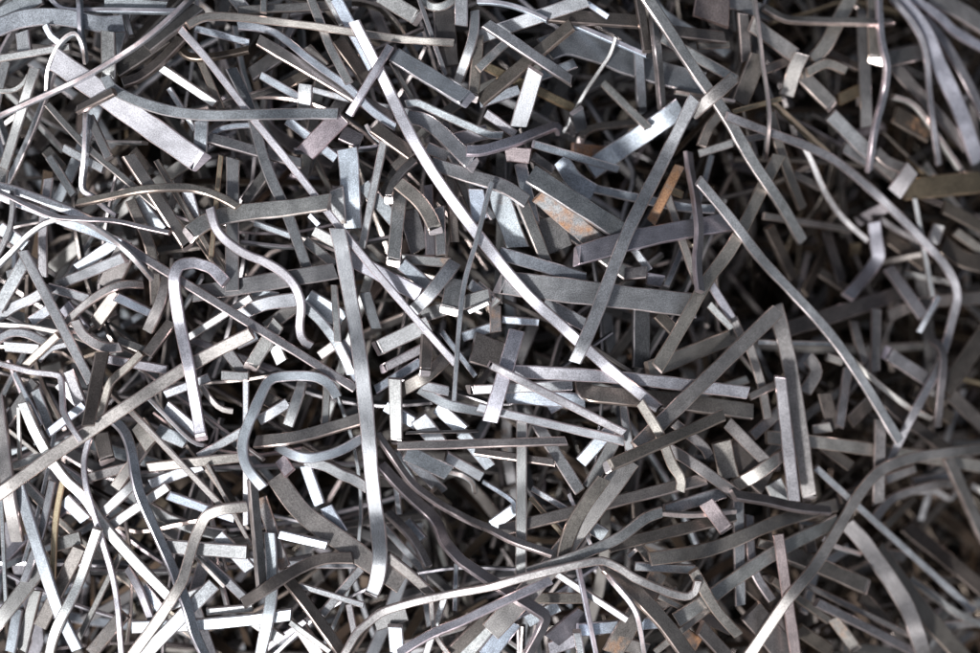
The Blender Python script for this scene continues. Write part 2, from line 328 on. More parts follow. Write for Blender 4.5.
curved_strip|metal strip|8.5|5.6|16|0.35|t|0|0|1|93.8,192.6,-65.5 97.5,200.6,-68.1 105.6,207.6,-75.4 116.3,211.8,-83.6 123,213.2,-87.1 130.1,214.3,-89.5 138.5,215.5,-90.9 146.5,216.2,-90.2 154.9,216.5,-87.6 168.5,216.8,-81.8 176.9,217.2,-79.8|curved brown strip with rusty end above the orange-pink small plate
metal_strip|metal strip|20.8|5.6|-7|0.80|u|0|0|0|103.3,162.1,-54.1 135.4,184.3,-56.2 144.9,190.7,-56 156.7,198.7,-53.7 181.4,215,-44.7 188.1,219.6,-44.1 196.9,225.7,-45.4|wide bright bluish strip rising beside the long straight grey strip
metal_strip|metal strip|12.8|5.6|-9|0.50|n|0|0|0|205.4,229.9,-2.4 194.9,208.2,-6.4 184,185.5,-11 179.1,175.7,-11.5 174.1,165.8,-10.3 168.8,155.6,-7.1 163.2,145.5,-2.1 154.5,130,7.7 140.2,103.9,26.4 136.3,96.2,30.6 131,84.5,35.2 123.5,66.6,39.7 112.2,37.2,45 101.8,10.4,50.3 90.7,-14.5,55.2 86.2,-24.2,55.4 81.7,-34.1,52.3|long straight grey strip leaning across the wide level strip in the middle
metal_strip|metal strip|13.1|5.6|-3|0.50|t|0|0|0|246.5,251,-14.3 233.8,239.7,-6 228.2,234.8,-4.3 223.7,230.8,-4.3 218.9,226.6,-6.1 214.9,223.2,-9.1 205.4,215.3,-21.6|grey strip joining the top of the long straight leaning strip from the right
metal_strip|metal strip|11.7|5.6|7|0.52|n|0|0|2|151.1,322.2,34.3 163.5,305.5,30.8 170.9,296,27.3 178,287.4,22 193.7,268.8,8 202.4,258.5,1.7 217.5,240.5,-7 232.9,221.8,-15.2 244.3,206.8,-22.1 255.1,190.8,-28.7 269.6,168.9,-36.3 283.8,149.9,-42.2 291,141.1,-46.3 299.5,131.9,-54.4 317.1,112.6,-76.8 326.7,101.8,-90.3 337.7,90.1,-107.4|long grey strip falling from the top edge to a cut end over the dark hollow
curved_strip|metal strip|10.1|5.6|38|0.42|n|0|0|1|165.2,321,-19.1 163.8,304.8,-1.2 163.3,289.9,12.8 163.5,284.7,15.9 163.8,280.6,17.3 164.5,275.4,17.4 165.1,271.1,16.2 166.6,265,9.5 170.7,252.7,-11.8 175.1,237.6,-35.3 177.6,230.1,-49 180.6,222.2,-66|upright strip with bright left edge and shiny top, near the top edge
metal_strip|metal strip|9.0|5.6|18|0.28|t|0|0|0|149.2,331,-7.8 150.5,316.3,-0.5 153.1,293.9,6.2 155.7,271.9,12.7|dark brown strip just left of the upright strip with bright left edge
metal_strip|metal strip|10.2|5.6|-10|0.60|n|0|0|0|171.6,293.3,-15.2 185.6,286.8,-20.4 202.8,279.6,-29.6 223.2,270.7,-39.1 254.6,256.5,-51.9|bluish strip with bright upper edge passing under the long grey strip from the top edge
plate_offcut|plate offcut|36.0|5.6|5|0.38|q|0|0|0|229.6,344.2,-40.1 226.6,312.9,-38|brown-grey square plate hanging from the top edge
metal_strip|metal strip|12.3|5.6|14|0.27|t|0|0|0|175.6,301.5,-26.4 208.5,299.3,-32.9 241.7,297.2,-39.9|dark speckled strip below the brown-grey square plate
metal_strip|metal strip|10.2|5.6|5|0.38|u|0|0|0|149,277,-6.3 152.4,253.8,-22.7 153.5,246.7,-28.8 155,240.1,-37.8 159.1,224.6,-63.8|dark bluish upright strip in the shade left of the one with bright left edge
metal_strip|metal strip|8.0|5.6|-13|0.75|u|0|0|0|42.5,178.9,26.7 61.5,175,14.6 82.2,170.7,1.4 113.7,165,-24.6 131.6,161.6,-38|bright bluish slim strip running from the rounded pinkish-grey strip to the wide bright one
plate_offcut|plate offcut|15.9|5.6|-6|0.50|q|0|0|0|14.7,172.7,1.5 40.6,169.4,6.7|brownish plate under the rounded pinkish-grey strip
curved_strip|metal strip|11.1|5.6|45|0.42|p|0|0|0|204.8,180.5,-47.1 205.5,164.2,-40.4 206.3,154,-34.9 207.5,137.8,-23.2 207.8,122.5,-9.7 208.3,111.8,-3.2 208.7,104.5,-0.6 208.9,96.5,0.8 207.8,81.5,2.8 206.2,68.7,5.8 205.8,53.1,12.1 207,34,19.1|upright bowed dark strip with bright white left edge, right of the rusty orange strip
bent_strip|metal strip|9.6|5.6|35|0.45|t|0|0|2|286.4,333.3,-62.3 296.8,328.4,-66.8 312,324.4,-76.2 325.8,324.9,-85 335.9,325.5,-89.2 362.9,326.1,-95.3 375.5,326,-95.9 395.9,325.2,-94.3 400.8,325.3,-94.9 406.3,325.6,-96.8 414,326.7,-102.4 423.1,328.9,-112.7 433.6,332.2,-128 444.7,336.3,-146.6|level strip with bright lower edge and kinked left end, near the top right
curved_strip|metal strip|8.6|5.6|35|0.60|p|0|0|0|420.6,356.4,-112.8 419.1,334.6,-104.3 418.7,311,-97.6 420.4,296.7,-94.8 423.3,284.7,-94.4 425.3,275.3,-97.7 426.6,261.7,-107.1 426.3,256,-110 425.6,250.8,-111.2 423.7,242.8,-110.7 417.6,225.3,-105.4 415,216.6,-103.9 413.2,207.2,-104.1 412.1,196.9,-106.2 411.8,188.8,-109.3 412.1,182.8,-113.1 412.8,177,-118.7 414.1,170.5,-126.9|long wavy upright strip with bright left edge at the top right
metal_strip|metal strip|17.3|5.6|-4|0.45|t|0|0|2|420.2,359.7,-126.4 418.2,345.6,-118.1 417.1,333.6,-113.1 415.8,308.1,-106.2 414.8,282,-100.2|brown-grey strip end behind the wavy upright strip at the top right
metal_strip|metal strip|13.0|5.6|-5|0.30|n|0|0|0|406,344.7,-123.1 405.8,322.9,-119.6 405,294,-113 405,281.9,-111.3 405.6,244.1,-108.5 407.4,215.1,-110.9|bluish upright strip left of the wavy upright strip at the top right
thin_strip|metal strip|4.1|8.0|-3|0.50|t|0|1|0|275,342.9,-56.9 274.7,327,-44.6 275,320.3,-41.2 275.6,313.9,-39.4 276.6,304.9,-38.8 280.7,273.2,-40.9 285,244.3,-41 286.6,228,-38.9 286.8,214.6,-36.1 286.4,206.8,-35.6 286.1,198.8,-37.8 286.3,191.4,-44 287.1,185.1,-53 288.9,177.4,-67.9|thin wire-like strip hanging from the top edge with a slight bend
metal_strip|metal strip|15.7|5.6|-5|0.58|t|0|0|0|269.4,313,-44.8 278.3,308.2,-49.3 300.8,296.8,-63.6 321.7,285.2,-74.1|pale grey strip sloping behind the wire-like strip toward the curled grey one
metal_strip|metal strip|16.0|5.6|7|0.55|t|0|0|2|329.3,268.7,-85.8 349.3,251.7,-92.8 369.5,234.5,-100.3|pale grey strip below the curled grey one, ending over a brighter strip
metal_strip|metal strip|15.1|5.6|-9|0.50|n|0|0|0|365.5,227.7,-101.1 382,213.6,-107 398.7,199.4,-113.3 415.9,185.4,-121|bright bluish strip sloping down to the foot of the wavy upright strip
curved_strip|metal strip|15.8|5.6|-3|0.55|t|0|0|1|328,286.3,-65.7 322.9,277.3,-66.7 320.4,271.2,-67.9 312.7,243.1,-76.7|grey strip with shiny curled top beside the wire-like strip
metal_strip|metal strip|15.1|5.6|-5|0.60|t|0|0|0|393.6,358.7,-122.6 377.6,331.8,-110.5 361.2,303.6,-97.2 355,295.3,-94.3 343.4,282.9,-90.2|pale strip slanting from the top edge beneath the level strip at the top right
curved_strip|metal strip|9.6|5.6|-10|0.60|t|0|0|0|335.1,268.2,-78.7 349.3,276.4,-82.7 357.8,279.5,-86.9 365.9,279.2,-92.1 381.9,275.9,-104.7|short bowed strip with bright tip under the level strip at the top right
metal_strip|metal strip|18.7|5.6|16|0.32|t|0|0|0|278.4,281.7,-49.3 268.3,255.7,-50.4 258.4,230.7,-51|broad dark brown strip crossing behind the wire-like strip
metal_strip|metal strip|11.5|5.6|11|0.38|t|0|0|1|262.4,325.8,-53.5 264.9,301.4,-56.4 267.2,276.8,-58.8|short dark upright strip with shiny top left of the wire-like strip
metal_strip|metal strip|15.7|5.6|-5|0.43|n|0|0|0|246.9,339.5,-54.3 260.6,336.3,-59.4 294.3,329.3,-74.5|pale plate-like strip end at the top edge left of the wire-like strip
curved_strip|metal strip|16.8|5.6|-7|0.60|p|0|0|0|453,366.6,-155.2 467.1,350.9,-155.2 474.8,341.4,-154.3 482.7,328.3,-152 488.4,315.4,-151.2 491,309.4,-152.2 494.5,302.7,-154.5 509.1,280.6,-166.1 517.2,267.2,-169.7 520.8,260,-170.1 524.4,251.6,-169.4 532.9,225.1,-164.9 538,211.6,-166 540.8,205.5,-168.1 544.1,199.5,-171.3 552.5,187.1,-181.9|wide pale blurred strip bowing down the top right corner
curved_strip|metal strip|6.6|4.2|-7|0.50|p|0|0|0|443.6,364.9,-147.9 459.4,346.4,-146.4 466.8,336.3,-145.4 475.1,321.7,-144.3 480.3,308.4,-144.3 483.8,291,-145.5 485.1,275.1,-145.4 485.5,260.6,-143.3 486,235,-136.8 486.6,227.3,-135.8 487.7,219.8,-136 489.9,209.3,-138.4 492.8,200.2,-143.3 496.3,192.4,-150.3 502.2,181.9,-163.5|thin lilac strip crossing in front of the wide pale bowed strip at the top right
curved_strip|metal strip|10.2|5.6|-5|0.60|p|0|0|2|470.8,369.2,-165.6 490.3,356.7,-164.5 496.9,352.5,-165.6 504.1,347.9,-168 511,343.8,-171.8 522.3,336.6,-179.9 529.2,333.9,-184.8 555,323.4,-197 573.2,317.5,-206|curved lilac strip with a bright kink in the top right corner
curved_strip|metal strip|20.5|5.6|10|0.50|t|0|0|0|494.4,374.5,-175.4 501.7,371.1,-176.6 509.6,368,-179.1 541.5,356.3,-192.5 576.8,340.3,-207.8|broad grey blurred strip in the extreme top right corner
curved_strip|metal strip|11.3|5.6|6|0.42|p|0|0|0|486.9,349.8,-170.4 494.7,340.4,-171.6 511.8,321.4,-177 527,301.2,-182.1 544.8,273.2,-187.7 556.1,253.4,-191.1 567.4,233.3,-194.4|brown-lilac strip just right of the wide pale bowed strip
plate_offcut|plate offcut|17.6|5.6|-3|0.29|n|0|0|0|434,291.6,-124.9 455.9,297.9,-136.6 484.3,306.8,-157.8|dark bluish plate behind the wavy upright strip at the top right
metal_strip|metal strip|13.4|5.6|-6|0.32|t|0|0|0|438.3,293.9,-139.5 449.5,283.4,-143.1 478.6,256.6,-154 507.7,230,-165.1 538.9,201.2,-176.8|grey strip sloping under the thin lilac strip at the top right
metal_strip|metal strip|5.5|8.0|-0|0.61|t|0|1|0|441.2,252.9,-134.6 460.2,247.8,-137.9 465.3,245,-138.8 470.6,240.8,-139.8 478.7,231.9,-141.5 489,218.8,-144.7 511.3,192.5,-155.3 524.7,175.8,-161|thin bright-edged strip sloping behind the thin lilac one at the top right
metal_strip|metal strip|19.9|5.6|8|0.22|t|4|0|0|444.9,233.3,-137.5 458,227.3,-141.9 490.8,212.9,-155.3|rusty brown strip deep in the shade at the top right
metal_strip|metal strip|10.6|5.6|8|0.40|t|0|0|0|291.4,223.2,-55.4 304.9,187.7,-71.9 320.1,157,-89.8 326.9,146,-98.6 338.9,128.7,-117.5|dark grey strip hanging beside the long cut-end strip over the dark hollow
curved_strip|metal strip|9.2|5.6|-13|0.55|p|0|0|0|237.7,212,-9.7 248.5,208.8,-13.6 256.7,206.7,-18.5 288.3,200.6,-44.7 308.5,196.2,-58.5 329.2,191.9,-73.7 356,184.5,-93.1 370.4,179.3,-104.6 394.7,169.3,-129.5 404.7,164,-138.3 415.4,157.4,-146.1 423.6,151.8,-150.8 431.2,146.1,-154 437.2,141,-155.4 442.2,136.4,-155.7 450.7,127.3,-153.6 468.6,105.5,-144.2 474.6,98.7,-143.2 482.1,90.9,-143.6 491.8,82,-146.2 504.3,70.4,-152.9 510.2,63.5,-156.5 516.1,54.7,-159.3 521.3,42.6,-161.1 522.5,31.2,-161.5 521,23,-161.4 516.5,7.3,-160.6 511.2,-9.6,-157.2 504.9,-24.6,-151.2 496.2,-40.6,-141.5 486.5,-55.1,-131.5 472.8,-72.8,-119.8 467.2,-80.2,-115.6 462.6,-86.6,-113 459.2,-92.2,-111.9 455.7,-98.8,-111.8 443.2,-125.9,-115.2 433.1,-147.1,-116.2|very long bowed brown-lilac strip curving down the whole right side
curved_strip|metal strip|6.6|4.2|-16|0.95|t|0|0|0|334.6,195.1,-93.9 345,179,-101.9 355.3,162.3,-113.4 360.5,154.7,-120 367.2,147,-130.5 384.8,132.4,-158.1 390.4,127.9,-164.9 394.9,123.9,-168.9 400.8,118.7,-171.9 406.3,113.4,-172 411.7,108.1,-170.1 423.5,95.8,-164|bright white curved strip in the dark hollow under the bowed brown-lilac strip
curved_strip|metal strip|4.9|4.0|16|0.45|p|0|0|0|-488.1,135.3,21.7 -474.1,128.7,25.8 -441.1,113,29.3 -424.6,107.1,32.9 -404.5,104.8,38 -390.7,103.8,40.3 -382.1,103.6,40.2 -369.1,103.1,38.3 -357.8,101.4,37.4 -341.4,97.4,38.9 -309.5,90.4,44.7|thin dark purplish strip lying on the white strips at the left edge
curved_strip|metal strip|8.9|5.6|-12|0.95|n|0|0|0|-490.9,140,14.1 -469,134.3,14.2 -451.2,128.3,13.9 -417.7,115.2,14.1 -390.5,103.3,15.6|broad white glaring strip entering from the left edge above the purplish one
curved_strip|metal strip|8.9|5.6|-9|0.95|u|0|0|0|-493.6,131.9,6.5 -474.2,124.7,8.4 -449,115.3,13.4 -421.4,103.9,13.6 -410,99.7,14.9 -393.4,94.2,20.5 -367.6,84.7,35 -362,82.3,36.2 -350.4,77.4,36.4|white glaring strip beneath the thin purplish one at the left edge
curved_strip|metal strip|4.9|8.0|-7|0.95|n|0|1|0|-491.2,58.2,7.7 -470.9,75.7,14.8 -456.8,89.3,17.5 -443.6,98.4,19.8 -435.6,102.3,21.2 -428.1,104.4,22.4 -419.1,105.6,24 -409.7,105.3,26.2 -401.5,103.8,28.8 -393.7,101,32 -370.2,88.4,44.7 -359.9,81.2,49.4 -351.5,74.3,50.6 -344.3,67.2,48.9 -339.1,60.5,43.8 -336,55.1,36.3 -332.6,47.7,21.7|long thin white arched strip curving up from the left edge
curved_strip|metal strip|7.8|5.6|19|0.45|t|0|0|0|-407.8,122.2,13.9 -391.6,123.7,24.7 -371.1,126.5,34 -349.1,129.8,45.7 -339.2,131.1,49.7 -330.3,132,51.5 -321.6,132.8,51.3 -313,133.6,49.2 -305,134.3,45.5 -293.4,134.6,38.7 -283.8,133.2,36.2 -276.8,131.3,35.8 -268.8,128.6,36.8 -255.9,122.5,39.5 -244.5,115.9,40.5|bowed brown-grey strip arching level above the speckled arch-ended strip
metal_strip|metal strip|12.6|5.6|26|0.42|t|0|0|2|-350.2,165.9,44.3 -326.3,129.1,42.3 -314.9,111.2,40.1 -307.1,98.4,36.6 -293.9,75.9,27.6|brown-grey strip with bright left edge sloping under the bowed strip to a cut end
curved_strip|metal strip|16.6|5.6|9|0.48|n|0|0|1|-294.2,86.6,44.1 -282.4,96.9,40.4 -273.4,102.6,36.9 -260.5,107.6,33.2 -247.3,110.3,31.1 -229.4,112.6,30.1 -214,113.9,31.1 -199.9,115,33.6 -175.2,117.7,40.1 -155.1,120.7,42.1|speckled broad strip with bright bent left end, above the hooked upright strip
curved_strip|metal strip|8.8|5.6|-10|0.48|p|0|0|0|-270.7,115.5,45.1 -267.6,102.2,45.2 -265.4,96.1,44.7 -261,89.1,43.2 -254.7,82.3,40.6 -245.9,75.5,37.2 -234,68.7,33.9 -224.5,65.3,32.5 -215.5,61,32.2 -206.8,56,32.5 -200.8,51.3,32.9 -194.6,45.1,33 -190.2,39.1,32.7 -186.7,30.6,31.1 -185.1,20.1,27.8 -187.6,-0.2,18.4 -187,-9.4,13.5 -184.3,-14.7,10.3 -177.2,-19.4,6.4|winding brown-lilac strip snaking down past the speckled broad strip
metal_strip|metal strip|8.8|5.6|11|0.48|p|0|0|0|-357.9,80.8,44.4 -344.8,72.4,42 -322.6,58,35.4 -311.2,50.7,33 -285.2,34.3,30.2 -257.6,16.9,27.3 -235,2.5,23.7 -211,-12.7,20.3 -191.3,-25.4,15.5 -169.7,-39.3,10.7 -133.3,-62.2,7.1|long lilac-brown diagonal strip reaching the tall central upright strip
bent_strip|metal strip|11.7|5.6|-4|0.65|p|0|0|2|-256.5,42.3,38.8 -271.1,56.6,35.2 -280.2,59.9,34.2 -288.6,62.1,35 -295.5,61.2,36.9 -302.3,58.3,39.2 -304.5,54.2,40.1 -306.3,47.8,40.5 -306.4,42.4,39.8 -306.4,35.5,37.7 -305.9,19.8,30.2 -304.8,6.3,25.9 -303,-3.3,25.9 -296.2,-27.8,32.2 -292.7,-42.4,33.3 -292,-47.3,32.7 -290.8,-66,24 -289.5,-78.9,19.9 -287.5,-93.8,17.7 -284.4,-113.1,17.1|tall hooked strip with arched top and pale lower half, left of centre
metal_strip|metal strip|13.3|5.6|9|0.42|n|0|0|0|-253.5,166.2,18.6 -253.5,130.8,20.2 -253.4,95.3,22.1 -253.1,79.8,24.1 -252.3,51.2,29.5 -252.1,34.7,31.3|dark upright strip behind the speckled broad strip, with bright cut foot
metal_strip|metal strip|4.9|4.0|9|0.55|g|0|0|0|-265.3,169.1,18.7 -267.5,143.6,20 -269.6,118.4,21.5 -271.9,83.3,27.1 -273.2,67.1,28.2|slim brass-tinted upright strip left of the dark upright one
metal_strip|metal strip|5.9|4.2|9|0.38|t|0|0|0|-327.3,163.1,27.5 -313.6,139.7,26.4 -299.8,116.2,25.7 -281.2,83.9,22.6 -262.2,50.8,19.4|slim brown diagonal strip behind the broad strip with bright bent end, at its left
metal_strip|metal strip|9.0|5.6|9|0.55|p|0|0|0|-439.7,148,4.2 -442.1,124.5,6.5 -444.8,102,5.7 -445.9,88.3,4.1 -447.9,50.6,-2.6|pinkish upright strip below the white glaring strips at the left
curved_strip|metal strip|5.9|4.2|-7|0.35|n|0|0|0|-469.7,134.4,20.7 -470.8,114.5,18.7 -474.5,96.5,16.4 -481.2,82.4,13.6 -490.4,68.1,7.2|dark bent slim strip at the left edge under the white glaring strips
metal_strip|metal strip|9.8|5.6|5|0.48|n|0|0|0|-458.2,74.1,25.6 -438.1,34.4,24.1 -418,-5.3,22.6 -406.6,-29.7,18.5 -394.8,-54.9,14.2|straight grey bar sloping from under the white arch toward the dark brown bar
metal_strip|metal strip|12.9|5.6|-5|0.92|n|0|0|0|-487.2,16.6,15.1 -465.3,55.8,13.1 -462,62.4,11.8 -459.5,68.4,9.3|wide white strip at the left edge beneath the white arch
curved_strip|metal strip|10.9|5.6|-7|0.50|n|0|0|0|-490.5,8.9,5.9 -472.8,20.1,6.8 -453,28.3,9.4 -436.7,38.6,11.9|grey strip rising from the left edge across the straight grey bar
curved_strip|metal strip|7.9|5.6|8|0.55|t|0|0|2|-419.4,3.5,14.6 -406.1,15.5,17.2 -395,24,20.8 -380.4,32.7,26 -369.5,37.8,27.5 -363.4,40,26.6 -357.8,41.3,24 -351.6,41.4,19 -344.3,41.2,10.8|tan curved strip arching right from the foot of the straight grey bar
plate_offcut|plate offcut|21.7|5.6|-13|0.40|t|0|0|0|-356.1,75.1,28.3 -363,63.5,23.9 -378.6,38.6,11.9|broad brown-grey plate under the thin white arch's right foot
metal_strip|metal strip|10.8|5.6|-5|0.52|n|0|0|0|-434.4,41.7,-5.4 -407.7,49.8,11.2 -381.2,57.9,27.8 -353.9,66.8,41.4|grey strip crossing the broad brown-grey plate
metal_strip|metal strip|11.9|5.6|-6|0.70|u|0|0|0|-412.2,58.5,-1 -389.4,70.9,10.1 -367.8,83.3,18.2|pale strip under the thin white arch
curved_strip|metal strip|10.8|5.6|19|0.40|t|0|0|0|-352,123.7,30.3 -345.8,109.6,29.8 -340.1,96.5,28.1 -337.7,89.6,25.7 -334.6,76.3,19.7 -333.3,67,16.6 -332.6,56.5,14.2 -331.6,20.4,9.7|brown-grey upright strip passing behind the long lilac-brown diagonal
curved_strip|metal strip|11.8|5.6|-14|0.42|t|0|0|0|-319.2,50.2,11.8 -320,42.5,16.3 -320.9,36,19 -322.7,28.4,20.3 -325.6,20.3,20.4 -328.9,13.1,19.4 -331.9,7.7,17.3 -339.6,-4,8|brown-grey strip curving down left of the tall hooked strip
metal_strip|metal strip|13.8|5.6|-2|0.40|t|0|0|0|-392.8,2.4,7.2 -365.4,34.4,22.3|brown-grey strip leaning right, between the tan curved strip and the tall hooked one
metal_strip|metal strip|16.7|5.6|3|0.35|n|0|0|0|-293.2,32.1,17.4 -273.7,35.1,19.2 -237.2,40.7,24.4 -209.4,45.2,24 -174.7,50.6,25.8 -151.3,54.5,23.7|broad dark level strip running behind the winding brown-lilac strip
metal_strip|metal strip|7.9|5.6|-5|0.62|n|0|0|0|-302.6,-12.4,6.2 -271.4,6.6,12.3 -234.6,29.1,19.3|pale slim strip under the tall hooked strip, sloping up to the right
metal_strip|metal strip|13.8|5.6|-4|0.62|n|3|0|1|-151.2,137,21.2 -148.2,101.5,16.2|pale rust-flecked stub above the tall central upright strip
curved_strip|metal strip|14.8|5.6|-1|0.58|n|0|0|2|-148.4,95.5,41 -145.8,84,40 -143.9,74.4,37.5 -140.6,46.6,21.2 -139.3,37,17.6 -138,28.3,15.9 -135.9,16.2,15.1 -133.4,1.5,15.8 -128.5,-26.8,21.5 -126.9,-36.7,22.7 -123,-72.5,19.9 -119,-113.7,21.6 -117.7,-134.4,18.1 -115.2,-172.1,6.3 -113.9,-183.5,3.9 -112.8,-190.9,4.7 -111.8,-197.2,7.7 -110.6,-203.3,12.5 -107.9,-217.5,26.6 -107.6,-222.5,29.8 -107.7,-228.2,31.3 -108.4,-236,31.1 -110.1,-245.7,28.4 -112.7,-254.6,24.3 -118.6,-268.2,16.3|tall upright central strip with fine lengthwise streaks and bent foot
curved_strip|metal strip|13.7|5.6|8|0.45|t|0|0|2|-89.9,140.2,31.1 -74.1,127.4,28.7 -66.5,119,27.5 -59.4,107.8,27.2 -51.9,90.6,27.9|brown-grey curved stub with bright end left of the long pinkish-white strip
curved_strip|metal strip|8.9|5.6|-20|0.28|n|0|0|2|-73.3,164.8,13.8 -83.9,155.7,16.2 -91.8,145.4,19.4 -97.3,134.2,22.9 -100,121.1,26.1|dark hooked strip with pink tip left of the long pinkish-white strip
metal_strip|metal strip|13.8|5.6|8|0.52|n|0|0|2|-89.2,132.3,12 -90.5,112.3,19.9 -92.6,86,26.1 -94.7,59.1,32.6|upright grey bar hanging beneath the brown-grey curved stub
metal_strip|metal strip|15.8|5.6|-9|0.72|p|0|0|1|-145.7,71.9,5.7 -115.1,55.6,12.8 -83.3,38.8,23.5 -67.7,30.5,26.4|bright lilac flat strip under the slim lilac diagonal
metal_strip|metal strip|12.8|5.6|-10|0.60|u|0|0|2|-88.3,62.6,22.7 -74.6,51.4,17.4 -55.7,36.1,7.8|pale bluish bar sloping toward the small angled block
bent_strip|metal strip|13.7|5.6|-1|0.60|n|0|0|1|-77.4,14,12.3 -71.6,19.1,21.9 -66.2,24.1,28.7 -63.2,26.9,31.3 -57.5,33.2,32.8 -51.6,40.6,31.6 -45.9,47.9,28 -40.5,55.2,22.3 -34.8,63,13.6|small angled block of strip with bright lower end, left of the thin upright rod
metal_strip|metal strip|17.6|5.6|-2|0.48|n|0|0|2|-34.7,46.1,18 -36.2,36.9,25.2 -37.4,29.9,29.5 -38.8,21.9,32.8 -40.6,12,35.5|stubby block with bright tip just left of the thin upright rod
metal_strip|metal strip|4.9|4.0|6|0.45|u|0|0|0|1.9,140.6,36.6 -3,124.1,36.3 -11.1,90.9,36.5 -21.5,56.1,36.3 -24.5,43.9,37.3 -27.3,27.9,39.4 -29.2,7.7,40.2 -31.2,-15.7,38.7 -32.9,-40.8,37.9 -35.1,-72.6,35|thin dark bluish upright rod-like strip near the centre
metal_strip|metal strip|10.8|5.6|7|0.42|n|0|0|1|-50.2,118.7,16.6 -49.2,94.4,19.2 -48.2,70.3,21.2|dark upright strip below the brown-grey curved stub
metal_strip|metal strip|9.9|5.6|5|0.38|p|0|0|0|-61.7,141.2,5.5 -59.9,97.7,11.4 -58.8,70.7,13.7|lilac-brown upright strip behind the brown-grey curved stub
metal_strip|metal strip|9.9|5.6|-9|0.48|n|2|0|0|-86.6,67.5,10.6 -80.5,66.9,11.7 -74.6,66.4,11.6 -38.9,63.4,5.9|level grey strip with rusty edge above the pale bluish bar
plate_offcut|plate offcut|15.9|5.6|-4|0.82|u|0|0|1|-14.2,137.3,11 -9.8,104.5,11|bright plate end under the long pinkish-white strip
curved_strip|metal strip|13.9|5.6|-5|0.55|n|0|0|0|-251.3,11.5,7.1 -230.5,19.8,11.4 -220.9,22.8,13 -210.2,24.6,13.8 -189.4,26.9,14|grey pale strip passing behind the winding strip's lower bend
plate_offcut|plate offcut|19.9|5.6|-10|0.82|u|0|0|0|-182.7,28.3,6.7 -145.2,6.3,6.4|bright pale plate left of the tall central upright strip
metal_strip|metal strip|6.9|4.2|-5|0.65|n|0|0|1|-154.8,41.2,8.5 -151.6,14.4,21.7 -148.6,-15.4,31.1|short slim upright strip with pale square head, left of the tall central one
metal_strip|metal strip|15.9|5.6|1|0.50|n|0|0|1|-115.4,-23.3,5.9 -87.9,-10.3,9.8 -59.2,3.3,14.9|broad grey strip, uppermost of three parallel ones right of the tall central strip
metal_strip|metal strip|9.0|5.6|-8|0.50|p|0|0|1|-109.3,-43.3,7 -87.6,-32,6.8 -66.1,-20.7,6.6|lilac slim strip, middle of three parallel ones right of the tall central strip
metal_strip|metal strip|13.8|5.6|8|0.48|n|0|0|0|-67.7,10.5,5.3 -43.1,17.8,14.8 -13,26.8,30.6 0,30.7,35.8|grey strip sloping between the stubby block and the pale plate edge near the centre
plate_offcut|plate offcut|19.9|5.6|3|0.32|n|0|0|0|-81.7,116.6,4.7 -70.1,75.1,4.7|dark plate behind the brown-grey curved stub
metal_strip|metal strip|8.9|5.6|18|0.35|t|0|0|0|-41.4,157.5,9.8 -40.7,150.4,11.2 -40.2,144.5,11.2 -37.6,113.9,7.5 -35,84.1,5.2|dark brown upright strip beside the long pinkish-white one, left of it
curved_strip|metal strip|13.8|5.6|7|0.42|n|0|0|0|-56.3,160.5,16.4 -41.8,155.4,18.3 -16.6,147.1,19.7 -3.6,143.3,22.1 9,138.6,26.8 19.2,133.5,31.3 26.1,128.7,33.6 36,121.3,35|dark grey curved strip meeting the long pinkish-white strip from the right
curved_strip|metal strip|9.9|5.6|-9|0.55|u|0|0|0|-185,22.3,14.4 -167.3,5.5,17.5 -157.4,-6.4,20 -151.3,-14.8,20.8 -144.6,-27.5,19.4 -136.7,-47,13|bluish curved strip sloping down against the tall central upright strip
metal_strip|metal strip|11.0|5.6|7|0.40|u|0|0|0|-125,34.9,5.4 -112.8,-2.8,5.8|dark bluish strip just right of the tall central strip, below the bright lilac flat one
metal_strip|metal strip|23.7|5.6|4|0.48|n|0|0|1|6.9,43.7,23.6 29.8,41,23.9 59.4,37.3,27.4 75,35.4,26.7 98.9,32.7,23 122.4,29.9,19 166.6,24.8,14.3 182.9,23,9.9 205.9,20.5,0.9|wide level grey strip in the middle beneath the long straight leaning strip
metal_strip|metal strip|19.9|5.6|15|0.42|p|0|0|1|81.4,68.2,26.3 91.5,71,27.3 100.6,73.7,26.7 117.3,78.7,22.9 133.1,83.2,18 144.9,86.2,13.5 171.9,92.4,0.8 197.8,97.5,-7.5 224.8,102.6,-16.8 237,105.1,-22.8 250.7,107.9,-31.4|broad lilac-grey strip with bright left end under the long straight leaning strip
metal_strip|metal strip|19.6|5.6|13|0.40|u|0|0|0|39.8,148.4,33.8 46.2,143.8,37 52,140.1,38 71.9,127.9,33.4 107.4,106.7,22.4 133.9,91.8,6.5|broad dark grey strip sloping above the rust-stained strip
metal_strip|metal strip|19.7|5.6|-10|0.50|n|7|0|0|47.6,130,26.6 65.3,115.7,22.5 83,101.4,17.7 114.5,76.3,5.5|strip with a large orange rust patch, near the middle
metal_strip|metal strip|11.8|5.6|11|0.42|n|0|0|0|28.5,128.8,26.5 35.9,110.2,27.8 41.7,96,26.9 51.8,71.8,21.1 55.7,62.9,16.2|grey strip sloping left of the rust-stained strip
metal_strip|metal strip|12.8|5.6|-2|0.42|u|0|0|0|9.4,71.9,24.7 37.6,63.5,27.2 48.8,60.2,26.7 61.1,56.8,24.4 94.4,47.5,14.8|dark grey tapering strip just above the wide level grey strip
plate_offcut|plate offcut|21.9|5.6|-9|0.75|u|2|0|0|5.6,138.7,4.3 16.5,109.3,4.7 27.7,79,5|pale blue plate with rusty right edge beside the long pinkish-white strip
metal_strip|metal strip|12.9|5.6|-0|0.55|u|0|0|0|30.4,162.9,-2.2 36.6,131.8,9 42.7,101.1,20.5|bluish upright strip end above the dark grey curved strip's tip
